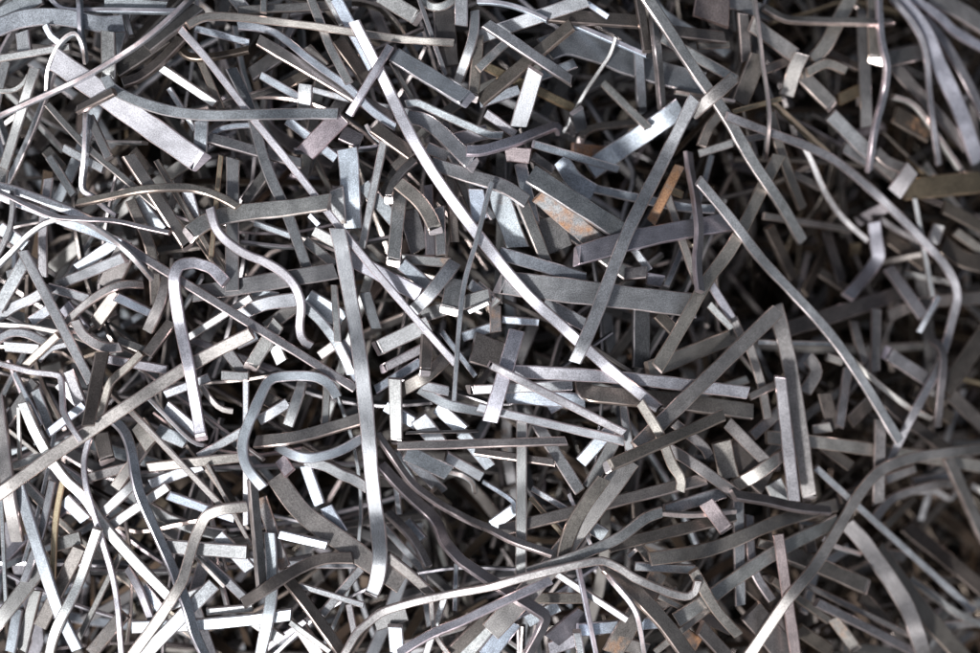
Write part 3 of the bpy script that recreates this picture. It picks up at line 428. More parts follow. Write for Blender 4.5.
curved_strip|metal strip|18.2|5.6|-9|0.78|u|0|0|0|71.1,168.6,-6.8 76.6,159.2,-8.6 83.4,150,-15 90.3,144.7,-20 105.4,136.7,-28.2|bright blue rounded strip above the broad dark grey one
metal_strip|metal strip|9.3|5.6|1|0.60|u|0|0|0|106.5,142.1,-41.8 136.3,135.6,-43.2 152,132.1,-42.5 168.8,128.1,-39.7 195.9,122.4,-33.4 213.8,120.7,-31.6 230.9,119.7,-31.4|long slim bluish level strip passing behind the long straight leaning strip
metal_strip|metal strip|10.2|5.6|3|0.55|t|10|0|0|194.1,163.8,-37 184.7,147.1,-25.4 177.5,134,-19.2 170.9,121.4,-16.9 163.1,105.9,-17.9|narrow bright orange rusty strip right of the long straight leaning strip
metal_strip|metal strip|8.1|5.6|-0|0.48|t|0|0|0|180.3,133.8,-25.3 187.6,110.3,-22 195.4,85.5,-18.8 209.4,43.4,-17.7|slim grey strip between the leaning strip and the bowed one with white edge
metal_strip|metal strip|10.4|5.6|3|0.52|n|0|0|0|208.2,146.7,-1.5 228.4,124.5,-6.8 248.2,101.6,-12.1 258.7,88.8,-16.6 266.6,80.3,-24 279.6,68.7,-39.7 291.6,58.6,-51.7 301.4,50.2,-58.9 310.1,42.2,-62.9 317.5,34.7,-64.7 339.5,11.8,-66.8 356.9,-6.8,-71.8 373.2,-27.1,-75.8 386.1,-45,-78.8 403.6,-70.1,-85 424.1,-101.6,-91.6 430.7,-111.3,-94.5 438.9,-122.9,-99.4|very long straight grey strip sloping across the dark hollow on the right
metal_strip|metal strip|13.1|5.6|-7|0.50|t|0|0|0|302,179.2,-61.1 289,155.8,-54.5 280.5,140.5,-48.7 272.5,125.9,-40.8 261.1,106.7,-28 254.2,95.4,-22.2 240.6,74.5,-16 233.6,65.7,-12.5 219.9,49.6,-2.3 212.3,39,5.4 206.2,29.3,10.9 197.6,14.8,16.7 180.1,-13.5,26 162.4,-40.3,37.8|long grey strip leaning parallel to the central one, left of the dark hollow
metal_strip|metal strip|18.0|5.6|20|0.28|u|0|0|0|150.6,20.4,3.4 150.6,-10.5,3.7 150.5,-41.4,4.1|dark upright plate-like strip below the wide level grey strip
metal_strip|metal strip|13.9|5.6|3|0.55|n|0|0|0|53.6,23.7,4.9 73.9,12.7,5 95.1,1.1,5|grey strip below the wide level one, beside the long pinkish-white strip
plate_offcut|plate offcut|27.8|5.6|5|0.32|n|0|0|0|55.9,108.3,11.5 63,90.9,9.4 69.1,76.3,6.1|dark smooth plate left of the rust-stained strip
metal_strip|metal strip|24.6|5.6|8|0.32|g|0|0|0|457.3,151.6,-150.1 480.3,154.1,-152.4 496.8,155.9,-155.3 537.2,160.7,-165.5 551.9,162.6,-172|brass-brown broad strip at the right edge
metal_strip|metal strip|17.6|5.6|-3|0.38|p|0|0|0|445.2,146.2,-138.7 452.5,158.5,-132.6 462.2,173.7,-128.8|purplish block-like strip beside the brass-brown broad strip
metal_strip|metal strip|5.5|4.0|-9|0.55|n|0|0|0|469.8,142.5,-145.7 476.7,112.5,-149.8 480,96.2,-150.6 484.9,66.8,-149.1 489.8,33,-145|slim grey upright strip inside the curve of the bowed brown-lilac strip
bent_strip|metal strip|14.6|5.6|-9|0.48|p|0|0|0|430.5,118,-164.8 432,107.8,-167.2 437.1,91.2,-177.2 440.2,80.3,-181.9 439.6,76.3,-183 436.4,71.1,-183.5 432.3,65.7,-182.4 427.1,60.3,-179 403.6,41.3,-147.6 399.2,37.4,-143 393.8,32,-139.6|elbow-shaped strip in the dark hollow on the right
metal_strip|metal strip|13.4|5.6|2|0.42|p|0|0|1|451.5,66.2,-181.8 456.8,53.3,-169.1 462.5,41.6,-160.7 469.7,28.9,-154.6 481.3,9.9,-148.3|lilac-grey bar with bright head in the dark hollow on the right
metal_strip|metal strip|7.8|4.2|-1|0.50|t|0|0|0|292.1,117.9,-90.7 305.1,117.2,-102.7 331.6,116.2,-131.4 360,115.1,-160.9 388.7,113.6,-187.9 418.2,112,-215.3|slim level strip across the dark hollow
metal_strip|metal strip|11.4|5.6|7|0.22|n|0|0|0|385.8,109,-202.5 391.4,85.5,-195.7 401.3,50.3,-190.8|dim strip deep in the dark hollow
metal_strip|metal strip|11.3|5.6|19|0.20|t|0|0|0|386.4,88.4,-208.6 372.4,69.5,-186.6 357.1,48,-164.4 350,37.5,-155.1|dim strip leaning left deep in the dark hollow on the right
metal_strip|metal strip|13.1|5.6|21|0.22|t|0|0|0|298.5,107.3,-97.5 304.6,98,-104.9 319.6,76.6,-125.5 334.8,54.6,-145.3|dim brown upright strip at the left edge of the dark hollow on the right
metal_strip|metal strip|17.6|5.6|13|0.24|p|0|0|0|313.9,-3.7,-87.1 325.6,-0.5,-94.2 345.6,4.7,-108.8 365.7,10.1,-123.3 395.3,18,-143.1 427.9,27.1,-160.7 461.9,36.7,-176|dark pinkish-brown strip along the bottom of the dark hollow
curved_strip|metal strip|13.5|5.6|-6|0.30|t|0|0|0|443.9,10.6,-161 459.1,17.7,-162 472.8,23,-163.7 485.6,26.1,-165.1 502.9,28.6,-166.9 530.4,30.7,-172.8 561.9,32.4,-184|tan blurred strip reaching the right edge through the bowed strip's curve
curved_strip|metal strip|20.3|5.6|9|0.23|t|0|0|0|510.2,92.4,-174.3 529.3,77.7,-174.3 536.2,74.6,-174.3 544.8,72.2,-174.3 550.7,71.2,-175.1 554.6,70.6,-176.7 565.5,69.3,-185.1|dark curved strip at the right edge below the brass-brown one
metal_strip|metal strip|10.9|5.6|-3|0.42|t|0|0|0|427.9,18.3,-147.9 423.7,-5.3,-134.3 417.8,-32.9,-115.2 416.7,-41,-111.6 416.2,-49.2,-110.2|brown-grey upright stub under the lilac-grey bar on the right
curved_strip|metal strip|9.9|5.6|5|0.42|t|0|0|0|403.3,5,-151.1 402.9,-7.2,-138.8 404,-19.2,-129.2 406.4,-30.5,-123.3 409.5,-40.8,-121.2|short brown bent strip beside the upright stub on the right
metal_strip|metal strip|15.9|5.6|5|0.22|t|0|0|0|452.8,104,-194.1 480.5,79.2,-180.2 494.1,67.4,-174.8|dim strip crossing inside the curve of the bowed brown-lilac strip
metal_strip|metal strip|15.7|5.6|-8|0.50|t|0|0|2|300.7,22.7,-75.1 304.7,1.5,-68 307.7,-12.6,-65 312.5,-35.3,-63.3 316.4,-58.5,-61.7 319.6,-84.3,-58.7 322.7,-110.2,-55.1 328,-152.4,-53.1 329.7,-163.3,-53.9 333.3,-181.7,-56.5|tall grey-brown strip standing right of the steep diagonal one it meets at its top
metal_strip|metal strip|12.3|5.6|-10|0.50|p|0|0|1|298.1,-50.9,-38.2 300.6,-74.5,-37.4 303.3,-99,-37.1 306.4,-133.6,-33.5 308.9,-158.1,-32.1 310.8,-178.4,-30.4|shorter lilac strip standing against the left side of the tall grey-brown one
metal_strip|metal strip|15.0|5.6|-4|0.52|t|0|0|1|297.3,17,-44 272.1,-4.4,-28.9 247.9,-25.1,-15 220.5,-47.8,4.3 209.5,-57.1,11 195.9,-69,17.4 169,-93.2,26.5 141.7,-117,39.8|broad grey-tan strip slanting down left from the top of the tall grey-brown one
metal_strip|metal strip|20.5|5.6|-4|0.70|t|0|0|0|138.1,-131.7,18.9 118.3,-156.6,26.8 103,-176.2,30.8 91.3,-191.4,32.4 71.2,-218.4,32.5 59.3,-233.3,33.9 35.3,-259.3,38.4 12.4,-282.5,44.3 0,-295.2,45.9|wide pale tan strip sloping down left beneath the brown bar with pink end
metal_strip|metal strip|11.6|5.6|19|0.32|t|0|0|1|108.9,-135.1,61.4 140.6,-121.9,55.6 166.4,-111.7,47.2 179.4,-107,40.1 209.1,-96.8,19.2 232.9,-88.1,6.5|brown bar with bright pink end lying over two broad tan strips
metal_strip|metal strip|12.8|5.6|-3|0.70|p|0|0|2|22.4,-43.3,36.4 47.1,-44.7,36.2 72.2,-46,35.8 86,-46.9,33.5 121.1,-49.6,25.3 159.1,-53.4,21.9 170.2,-54.7,18.6 198.1,-58.4,6.3 216.3,-60.8,-0.4 241.3,-64.2,-7.5 261.1,-67,-10.9|long pale level strip crossing under the long pinkish-white strip's lower end
bent_strip|metal strip|18.0|5.6|24|0.42|t|0|0|1|91.4,-54.2,8.5 93.1,-62.4,17.2 95.8,-64.8,20.2 99,-66.2,21.5 105.1,-67,22 134.8,-69.8,18.3 149.6,-71.3,12.6 162.3,-72.8,4.8 196.5,-76.6,-10.2 207.1,-78,-14.1 217.5,-79.7,-19.4 252.9,-85.3,-33.2 269.9,-88.1,-41|brown-grey level strip with bright lower edge and turned-up left end
metal_strip|metal strip|17.2|5.6|-8|0.48|t|0|0|0|154.6,-43.7,18 168.3,-38.7,10.4 191,-31,-6.9 208.6,-24.9,-19.1 227.2,-18.3,-30.8 246.1,-11.6,-42.1|smooth grey-tan strip above the long pale level strip
metal_strip|metal strip|15.5|5.6|-1|0.65|p|0|0|1|26.4,-3.4,27.7 20.2,-23.9,38.4 17.7,-32.3,41.1 15.3,-40.5,42.5 11.6,-53.1,42.7 5.1,-75.4,41.1 2.7,-83.6,39.5 0,-92.9,36.4|short broad pale lilac strip standing upright right of the thin rod
metal_strip|metal strip|7.8|5.6|-9|0.60|p|0|0|1|-2.9,-35.3,44.7 8.1,-40.7,50.3 13.2,-43.3,51.2 19.1,-46.3,51 30.6,-52.2,48.8 60.3,-67.5,39.8 80.5,-77.9,35.2 100.5,-88.1,32.4 132,-104.1,30.2|slim tan-lilac strip crossing over the short broad pale lilac one
metal_strip|metal strip|8.8|5.6|-5|0.60|n|0|0|0|-11.8,-79.2,22 31.2,-89.1,24.5 73.1,-99,21.9 109,-107.2,23.7 131.7,-112.5,23.2|pale grey slim strip running below the tan-lilac one
metal_strip|metal strip|8.8|5.6|16|0.42|t|0|0|2|-90.2,-117.1,26.8 -80.3,-116.7,28.8 -71.5,-116.4,29.3 -36.3,-115.7,25.6 -17,-115.1,25 -4.7,-114.7,25.8 21.7,-113.6,29.3 35.2,-113.2,29.8 57.2,-112.7,27.5 75.7,-112.6,22.6|brown-tan level strip whose left end meets a short upright one
metal_strip|metal strip|12.8|5.6|-7|0.48|n|0|0|2|-93.4,-50.6,23.5 -92.6,-94.2,16.4 -92.3,-118.6,10.7|short upright grey strip right of the tall central one, ending on the brown-tan level strip
metal_strip|metal strip|7.9|5.6|21|0.38|t|0|0|0|-15.2,-124.6,4.4 21.1,-129.2,9.9 63.2,-134.1,21.2|slim brown strip just below the brown-tan level one
metal_strip|metal strip|10.8|5.6|-7|0.50|n|0|0|0|31.6,-92.3,17.8 31.3,-121.9,23.2 31,-159.6,24.5 30.7,-193.1,29.6 30.6,-206.8,29.6 30.4,-244.6,26.5|straight upright grey strip crossing beneath the brown-tan level one
metal_strip|metal strip|11.9|5.6|8|0.48|n|0|0|0|45.7,-95.8,7.8 65.4,-126.4,11.5 89.1,-163.2,17.8|rough speckled diagonal strip right of the straight upright grey one
plate_offcut|plate offcut|14.8|5.6|-7|0.62|u|0|0|0|14.6,-68.5,10 38.1,-69.9,12.5 62.1,-71.4,14.9 83.4,-72.7,15.7 93.2,-73.5,14|pale jagged-edged strip below the long pale level one
metal_strip|metal strip|8.9|5.6|-8|0.50|n|0|0|0|132.3,-77.6,9.6 135.7,-104.7,13.5 138.4,-123.8,12.8|slim grey upright strip under the right end of the tan-lilac one
metal_strip|metal strip|12.9|5.6|-4|0.48|n|0|0|0|127.3,-107.5,7.4 112.8,-133,8.7 97.4,-160.3,9.9|grey strip sloping left of the wide pale tan one
curved_strip|metal strip|9.8|5.6|-11|0.55|t|0|0|0|146.1,-73.6,35 157.6,-92.2,38.9 161.5,-98.8,39.2 164.8,-104.6,38.3 169.9,-115.1,34 180.3,-137.4,20 187.3,-147.5,16.9 189,-153.4,16.2 187.8,-162.6,15.9|curved tan strip hanging below the long pinkish-white strip's lower end
curved_strip|metal strip|12.0|5.6|-2|0.50|t|0|0|0|177.8,-122,-6 191.7,-129.5,-1 204.9,-138.1,5.5 210.3,-141.9,6.7 215.8,-145.8,6.3 221.4,-149.9,4 228.6,-155.1,-1.1 252.3,-172.5,-23.8|lumpy grey strip right of the curved tan one
plate_offcut|plate offcut|20.3|5.6|-2|0.45|t|0|0|0|234,-116.1,-18.2 239,-138.3,-20 242.7,-153.6,-22.7|grey plate end right of the short brown strip with rounded end
plate_offcut|plate offcut|30.8|5.6|9|0.29|t|0|0|0|244.8,-123.6,-27.5 265.6,-141.6,-35.5 286.8,-160,-44.4|wide dark grey plate left of the two tall strips standing side by side
curved_strip|metal strip|13.3|5.6|-1|0.65|t|0|0|1|248.2,-164.2,-34.5 258,-157.7,-26.2 266.7,-152.1,-21.3 274.5,-146.6,-19.2 281.1,-142.1,-20.4 286.8,-138.8,-24.7 292.3,-136.2,-31.4 298.5,-134,-41.3 308,-131.2,-58.8|pale strip curving up to the foot of the shorter lilac standing strip
curved_strip|metal strip|14.1|5.6|-1|0.58|t|0|0|0|286.8,-114.8,-53.1 327,-119.5,-65.8 356.5,-123.3,-73.3 370.1,-125.4,-78.7 383.7,-127.6,-87 404,-131.2,-102.4 424.6,-134.9,-117.7 445,-138.5,-131.1 471.3,-142.9,-145.1 506.5,-148.9,-159.4 525.6,-152.4,-168.7 539.7,-155.2,-177.4 566.5,-160.8,-196.7|pale grey level strip running from the two tall strips to the right edge
metal_strip|metal strip|12.9|5.6|6|0.42|t|0|0|2|420,-99.6,-104.6 419,-114.4,-102.4 418.6,-126.1,-101.8 418.7,-159.4,-104.8 419.3,-177.9,-108.8 421.4,-193.9,-117.1|brown upright strip crossing the pale grey level one on the right
curved_strip|metal strip|8.8|5.6|6|0.32|p|0|0|0|491.2,-15,-155 496.1,-22.2,-143.1 497.5,-29,-136.4 496,-42.4,-128.9 494.9,-48.7,-127.1 494,-55.6,-126.4 493,-68.5,-128.1 493.6,-84,-134.2 494.9,-97.2,-142.1 497.5,-110.7,-153.8|dark lilac hooked strip hanging by the bowed strip's lower end
curved_strip|metal strip|6.5|4.2|-13|0.88|t|0|0|0|390.1,-33.1,-118 400.1,-44.7,-108.9 408.6,-53.3,-105.8 422,-64.6,-106.7 444.6,-81.5,-111.8 454.2,-87.5,-115.9 465,-92.7,-123.2 474.4,-96.3,-132.3 489.4,-101.6,-149.5|bright white edge strip beneath the very long straight grey one on the right
metal_strip|metal strip|15.4|5.6|6|0.48|p|0|0|1|431.4,-27.1,-130.7 458,-43.7,-136 490.4,-63.4,-145.3|lilac-grey bar with pale head left of the bowed strip's lower end
curved_strip|metal strip|13.8|5.6|-7|0.48|t|0|0|0|338.7,-33.3,-88.2 344.8,-42.4,-84.6 345.7,-47.8,-82.6 344.2,-51.9,-80.7 340.7,-57.2,-78.5 335.9,-63.7,-76.3 331.6,-70.1,-75.3|short arc-shaped grey strip just right of the tall grey-brown one
curved_strip|metal strip|9.3|5.6|-0|0.48|t|0|0|0|267,-18.8,-43.4 270.3,-28.6,-44.1 277.3,-48.3,-48 280.2,-57.9,-48.6 282.6,-68.8,-47.8 285.1,-86.5,-44 286.5,-95.4,-43|grey slim strip left of the shorter lilac standing strip
metal_strip|metal strip|9.6|5.6|-2|0.40|p|0|0|0|385.1,-44.9,-104.3 379.2,-65.8,-93.4 372.9,-87.3,-81.1 368.4,-105.7,-74.2|lilac upright strip beneath the very long straight grey one on the right
metal_strip|metal strip|20.1|5.6|-1|0.25|t|0|0|0|562.2,-4.4,-180 537.9,-31.3,-165.4 514.4,-56.7,-149.8 501.3,-72,-143.3|broad brown strip at the right edge behind the hooked dark lilac one
metal_strip|metal strip|15.7|5.6|-3|0.27|t|0|0|0|506.6,-69.6,-154.9 520.7,-81.6,-161.1 541.3,-98.6,-171.5 563.2,-116.7,-182.8|brown strip sloping to the right edge below the hooked dark lilac one
curved_strip|metal strip|10.1|5.6|-1|0.50|t|0|0|0|420.1,-215,-135.7 434.4,-200.4,-145.3 445.7,-192.4,-152.7 460.4,-186.9,-159.4 487.9,-180.6,-169.6 502,-178.8,-176.7 515.7,-178.6,-185.5 529.4,-180,-196.9 546.1,-182.2,-213.8|grey curved strip with white underside above the black hole at lower right
metal_strip|metal strip|15.9|5.6|26|0.50|t|0|0|0|501.6,-141.3,-136 516,-161.9,-153.2 528.1,-178.3,-168.8 540.6,-194.4,-186.5 549.9,-207.2,-198.2 561.3,-224,-210.8 577.4,-249,-226.6|tan strip with bright left edge sloping off the right edge beside the black hole
metal_rod|metal rod|7.6|4.2|-6|0.62|n|0|0|2|339.8,-146.9,-61.9 361.8,-165.6,-73.2 385.9,-185.9,-87.3 407.6,-203.8,-102.3 422.9,-216.3,-114.3 439.1,-229.7,-125.8 460.8,-247.8,-139.8 482.4,-265.9,-153 508,-287.7,-165.8 529.2,-305.9,-174.6 551.4,-325,-183.1|long slim bluish rod sloping into the lower right corner area
metal_strip|metal strip|12.2|5.6|-4|0.40|t|0|0|0|241.6,-98.1,-23.9 248.3,-105.1,-21 254.6,-111.5,-20.1 264.1,-120.9,-21 281.4,-137.8,-24.2|brown strip sloping across the wide dark grey plate
metal_strip|metal strip|13.8|5.6|-0|0.24|t|0|0|0|354.6,-70.6,-85 366.1,-109.4,-86.9|dim stub right of the short arc-shaped grey strip
metal_strip|metal strip|12.7|5.6|-10|0.52|t|0|0|0|-488.7,-169.6,30.8 -481.3,-165.2,35.8 -474.4,-160.8,39 -466.3,-155.2,40.2 -447.8,-141.6,38.4 -428.6,-127.6,36.2 -398.9,-107.2,33 -375.7,-91.8,32.5 -351,-75.5,32.4 -325.7,-58.4,28.4 -297.7,-40.1,25.4 -284.4,-32.4,25 -269.6,-24.4,25.6 -232.7,-6.4,30.2|long tan-grey strip sloping from the left edge behind the tall hooked strip
metal_strip|metal strip|12.7|5.6|19|0.24|t|0|0|0|-380,-25,28 -384.2,-54.4,32.8 -389,-96.3,44.1|dark brown speckled bar across the left part of the long tan-grey strip
metal_strip|metal strip|15.9|5.6|14|0.28|t|0|0|2|-388.2,-105.1,5.4 -380.4,-136.7,5.4|dark brown stub with bright foot below the dark speckled bar
bent_strip|metal strip|7.9|5.6|-9|0.52|t|0|0|0|-344.4,-25.8,14.3 -359.6,-40.6,12.8 -376.4,-55.4,8.9 -383,-72.2,6.1 -389.7,-94.7,4.6|tan bent strip passing right of the dark brown speckled bar
bent_strip|metal strip|5.9|4.2|-5|0.65|p|0|0|0|-493.2,-35.4,4.8 -472.8,-40.1,12.5 -458.1,-43.6,16.7 -451.5,-45.1,16.9 -432.3,-47.1,15.2 -426.1,-48.6,15 -424.2,-52.1,15.4 -422.2,-62.7,17.9 -420.2,-74.9,22.9 -417.9,-82.7,27.7 -406.9,-98,37.3 -402.2,-103.8,39.6 -396.7,-111.1,40.9|slim pinkish strip from the left edge with two sharp bends
curved_strip|metal strip|5.9|4.2|-4|0.75|p|0|0|0|-396.1,-108.4,13.2 -400.1,-123.6,13.8 -401.4,-133,15.1 -399.2,-149.3,19.6 -395.8,-163.3,21.7 -385.4,-200.6,19.4 -378.5,-229.6,13.4 -375.6,-241.4,11.8 -372,-257.3,11.7 -368.4,-278.8,13.2 -367.1,-293.6,13.3 -366.5,-305.7,12.2 -366.4,-316.2,9.9 -366.6,-330.3,5.1|long slim pinkish-white strip curving down to the bottom edge at the left
curved_strip|metal strip|9.9|5.6|36|0.45|u|0|0|0|-378.3,-91.1,6.1 -367.2,-98.6,10.2 -362,-104.3,13 -356.6,-113.8,17 -352.2,-126.1,21.2 -348.4,-145.3,24.8 -345.2,-160.5,25.2 -342.7,-168.8,23.9 -334,-193.5,17.3 -325.5,-213.1,15.8 -318.7,-227.7,16.3 -313.4,-238.6,17.7 -301.1,-263.6,25.8 -296.1,-276.9,27.9 -293.7,-286.3,27.5 -291.5,-296.9,25.2 -288.3,-308.4,20.1 -282.2,-329.3,8.8|long dark wavy strip with white left edge, left of the pale elbow strip
metal_strip|metal strip|5.9|4.2|-2|0.50|t|0|0|0|-358.2,-79.4,17.9 -341,-95.5,23.4 -325.5,-111.1,25.2 -300.2,-137.6,24.6 -278.1,-161.5,21.7 -261.9,-178.7,21.2|slim grey diagonal strip below the long tan-grey one
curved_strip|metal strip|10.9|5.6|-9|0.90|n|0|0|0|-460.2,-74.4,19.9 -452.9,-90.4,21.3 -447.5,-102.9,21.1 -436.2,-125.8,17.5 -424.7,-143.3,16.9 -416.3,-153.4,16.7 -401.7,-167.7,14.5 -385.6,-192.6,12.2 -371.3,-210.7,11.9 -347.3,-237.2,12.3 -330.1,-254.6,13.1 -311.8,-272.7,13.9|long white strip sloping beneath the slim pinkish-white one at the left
curved_strip|metal strip|13.8|5.6|-8|0.52|t|0|0|0|-491.4,-71.3,4.5 -487.2,-86.6,10.2 -481.8,-115.5,14.3 -474.1,-147.6,24.9 -472.6,-156.1,26.5 -471.3,-164.5,27 -470.1,-175.2,25.9 -469.5,-184.4,22.8 -469.6,-193.7,17.6 -470.5,-213.8,4.3|tan strip standing along the left edge
metal_strip|metal strip|11.8|5.6|-3|0.55|u|0|0|0|-466.2,-151.3,19.6 -459.3,-172.8,20.4 -446.4,-210.7,23.5 -438.3,-235.7,23.8 -430.1,-262,22.6 -422,-285.6,20.9 -406.5,-319.2,18.3|bluish-grey strip sloping down the left side toward the bottom edge
curved_strip|metal strip|9.8|5.6|-2|0.90|n|0|0|0|-384.3,-197.5,26.7 -397.7,-232.7,20.8 -401.8,-244,20 -405.1,-253.5,21.4 -412.9,-273,27.7 -417.4,-281.5,28.7 -421.9,-289.9,28.1 -425.3,-296.9,26.2 -429.5,-306.5,21.9 -439.4,-330.3,5|bright white strip slanting to the bottom edge at the left
bent_strip|metal strip|10.8|5.6|9|0.58|t|0|0|0|-238.9,-176.5,22.9 -252.4,-177.7,26.5 -261.6,-178.8,27.6 -272.3,-182.4,26.7 -278.9,-186.2,25.2 -286.2,-199.1,22.8 -290.5,-209.7,22.7 -295.7,-229.7,26.8 -300.2,-247.7,32.5 -305.2,-257.2,34.2 -315,-272.7,32.7 -327.3,-290.4,28.1 -342.3,-310.3,25.4 -352,-323,22.7|pale elbow-shaped strip bending down to the bottom edge left of centre
metal_strip|metal strip|13.8|5.6|1|0.85|n|0|0|0|-344.3,-327,14.3 -328.1,-310.6,18.7 -313.3,-295.7,20 -289.3,-271.3,19.4 -272.7,-254.5,16.1|white slanting strip right of the pale elbow strip's lower end
metal_strip|metal strip|11.9|5.6|-3|0.90|u|0|0|0|-355.4,-298.3,9.8 -333.2,-296.7,13.4 -296.3,-295,13.8 -274.6,-293.3,15.1 -239.7,-289.2,19.2 -217.2,-286,21.3 -194.6,-282.6,23.4|white level strip near the bottom edge left of centre
metal_strip|metal strip|8.9|5.6|-6|0.90|u|0|0|0|-317.1,-165.9,20.8 -281.7,-180.2,11.6 -254.7,-190.5,7.1|white strip passing behind the pale elbow strip's bend
curved_strip|metal strip|5.9|4.2|1|0.62|g|0|0|0|-423.6,-152.3,10.8 -428.5,-176.2,10.6 -431,-195.4,10.9 -431.6,-231.1,14.4 -432.2,-258.6,15.1|slim orange-tan upright strip at the left
metal_strip|metal strip|7.9|5.6|-5|0.50|n|0|0|0|-434.6,-152.7,7.3 -437.8,-172.8,11 -444.3,-205,14.2 -450.6,-226.8,17.5 -458.9,-251.6,20.7|grey strip left of the slim orange-tan one
metal_strip|metal strip|14.9|5.6|-3|0.40|n|0|0|0|-493.5,-300.7,12.4 -482.9,-287.7,14.6 -474.2,-276.7,14.7 -456.5,-253.5,12.1 -437.4,-228.1,8|broad dark strip rising from the left edge near the bottom
metal_strip|metal strip|13.9|5.6|1|0.42|t|0|0|0|-406.7,-218.7,11 -426.9,-258.3,9.2 -446.4,-298.1,10.8|brown-grey strip beneath the bright white slanting one at the left
metal_strip|metal strip|9.9|5.6|-5|0.65|n|0|0|0|-378.7,-198.8,4.5 -348.7,-178.3,8.8 -318.8,-157.9,13.3|pale strip sloping behind the long dark wavy one
metal_strip|metal strip|6.0|4.2|-4|0.38|n|0|0|0|-367.9,-226.8,4 -382.3,-255.5,3.9 -397.1,-285.1,3.7 -411.9,-314.7,3.5|slim dark strip slanting behind the slim pinkish-white curve
curved_strip|metal strip|7.9|5.6|-4|0.45|p|0|0|0|-360.7,-240.6,4.9 -351.4,-253.6,10.2 -345.5,-264.5,11.7 -340.6,-278.3,10.4 -335.6,-296.3,5.5|lilac slim strip beneath the long white one near the bottom
metal_strip|metal strip|13.9|5.6|-1|0.52|n|0|0|0|-323.4,-218.4,6.6 -297.4,-219.7,10.3 -270.4,-220.9,14.6 -239.8,-222.5,18|grey level strip behind the pale elbow strip
metal_strip|metal strip|8.9|5.6|-0|0.45|n|0|0|0|-282.5,-232.3,7 -262.3,-251.6,8.1 -241.4,-271.7,9.2|grey slim strip right of the pale elbow strip
metal_strip|metal strip|10.9|5.6|-1|0.70|u|0|0|0|-469.5,-280.1,6.7 -471.6,-299.3,10.6 -474.9,-322.6,13.3|pale bluish strip reaching the bottom edge near the lower left corner
metal_strip|metal strip|12.0|5.6|-7|0.52|n|0|0|0|-451.6,-262.7,4.3 -458.9,-292.1,4.3 -466.5,-322.5,4.2|grey strip end near the bottom left corner
metal_strip|metal strip|4.0|3.2|8|0.50|u|0|0|0|-488.1,-168.2,2.6 -486.4,-204.1,2.7 -484.7,-241,2.7 -483,-278,2.7|thin bluish strip standing at the very left edge, low down
metal_strip|metal strip|13.9|5.6|14|0.42|t|3|0|0|-397.3,-325.8,5.3 -380.4,-305.6,5.6 -363.4,-285.5,5.8|rust-flecked brown strip rising from the bottom edge at the left
curved_strip|metal strip|9.8|5.6|2|0.58|t|0|0|2|-407.8,6.4,23.5 -401.1,-6.4,23.2 -395.8,-11.8,22.5 -389.8,-16.2,21.3 -383.1,-19.6,19.6 -376.9,-21.2,18.1 -363.9,-20.3,15.3|tan curved strip with bright notched end left of the brown-grey curving one
metal_strip|metal strip|9.0|5.6|-2|0.48|p|0|0|0|-380.4,-32.4,5.6 -350.4,-37.9,5.5 -320.7,-43.3,5.4|lilac strip passing under the tan bent strip
metal_strip|metal strip|11.9|5.6|14|0.33|t|0|0|0|-338.9,-28.2,16.2 -315.9,4.5,8.9|brown strip beside the tall hooked strip's left side
metal_strip|metal strip|9.9|5.6|-5|0.50|t|0|0|0|-339.8,-139.2,12.6 -303.8,-135.1,17.6 -286,-133.1,19.1 -268.7,-131.3,18.8 -244.1,-129,16.1|tan level strip below the tall hooked strip's foot
metal_strip|metal strip|8.9|5.6|-5|0.82|n|0|0|0|-289.2,-129.2,13.2 -267.4,-116.6,9.3 -243.9,-103,6|pale strip end right of the tall hooked strip's foot
metal_strip|metal strip|11.0|5.6|-4|0.85|n|0|0|0|-338.7,-156.9,5 -313.2,-147.6,5.4 -286.8,-137.9,5.8|bright strip below the tan level one at the left
metal_strip|metal strip|5.9|4.2|-5|0.62|n|0|0|0|-239.7,-52.5,24.2 -240.3,-86.8,20.8 -240.2,-131.2,21.2 -241.2,-170.3,15.8 -241.5,-196.5,13.8|thin upright strip beside the white curling ribbon
metal_strip|metal strip|10.8|5.6|47|0.35|n|0|0|0|-233.2,-148.4,27.6 -230.7,-177.3,27.5 -228.1,-206.1,27.8 -225.2,-232.6,30.7 -222.4,-258.9,33.6|dark upright strip with white left edge above the dark arched one
metal_strip|metal strip|9.9|5.6|8|0.50|u|0|0|0|-450.4,-61.9,13.2 -437.7,-103.8,4.8|bluish strip behind the sharply bent slim pinkish one
metal_strip|metal strip|11.9|5.6|-5|0.65|p|0|0|0|-417.2,-43.9,12.3 -404.3,-80,12.2|pale lilac strip left of the dark brown speckled bar
metal_strip|metal strip|11.9|5.6|9|0.55|t|0|0|0|-371.1,-160.2,10.8 -365.5,-152.6,12.5 -359.3,-143.6,12.3 -335.8,-108.8,7.7|tan strip in the gap below the long tan-grey one
metal_strip|metal strip|13.9|5.6|-1|0.60|u|0|0|0|-332.6,-102.5,4.7 -301.4,-115.5,5.1|bluish strip below the thin white one that reaches the hooked strip's foot
curved_strip|metal strip|10.3|5.6|-5|0.64|u|0|0|0|-152.8,-69.4,2.1 -156.3,-61.5,9.7 -159.4,-56.9,13.4 -163.8,-53.4,15.6 -170,-50.5,16.4 -179.3,-48.9,15.4 -203,-49.3,12.1 -214.6,-51.2,13.2 -219.2,-54.6,14.9 -227.7,-73.7,23.8 -230.9,-81.6,26.5 -239.9,-104.9,29.2 -241.7,-115.7,30.6 -240.5,-126.9,32.8 -237,-136.5,35 -231.5,-143.9,36.5 -219.8,-157.1,37.3|curling ribbon-like strip, grey along its top and white down its left side
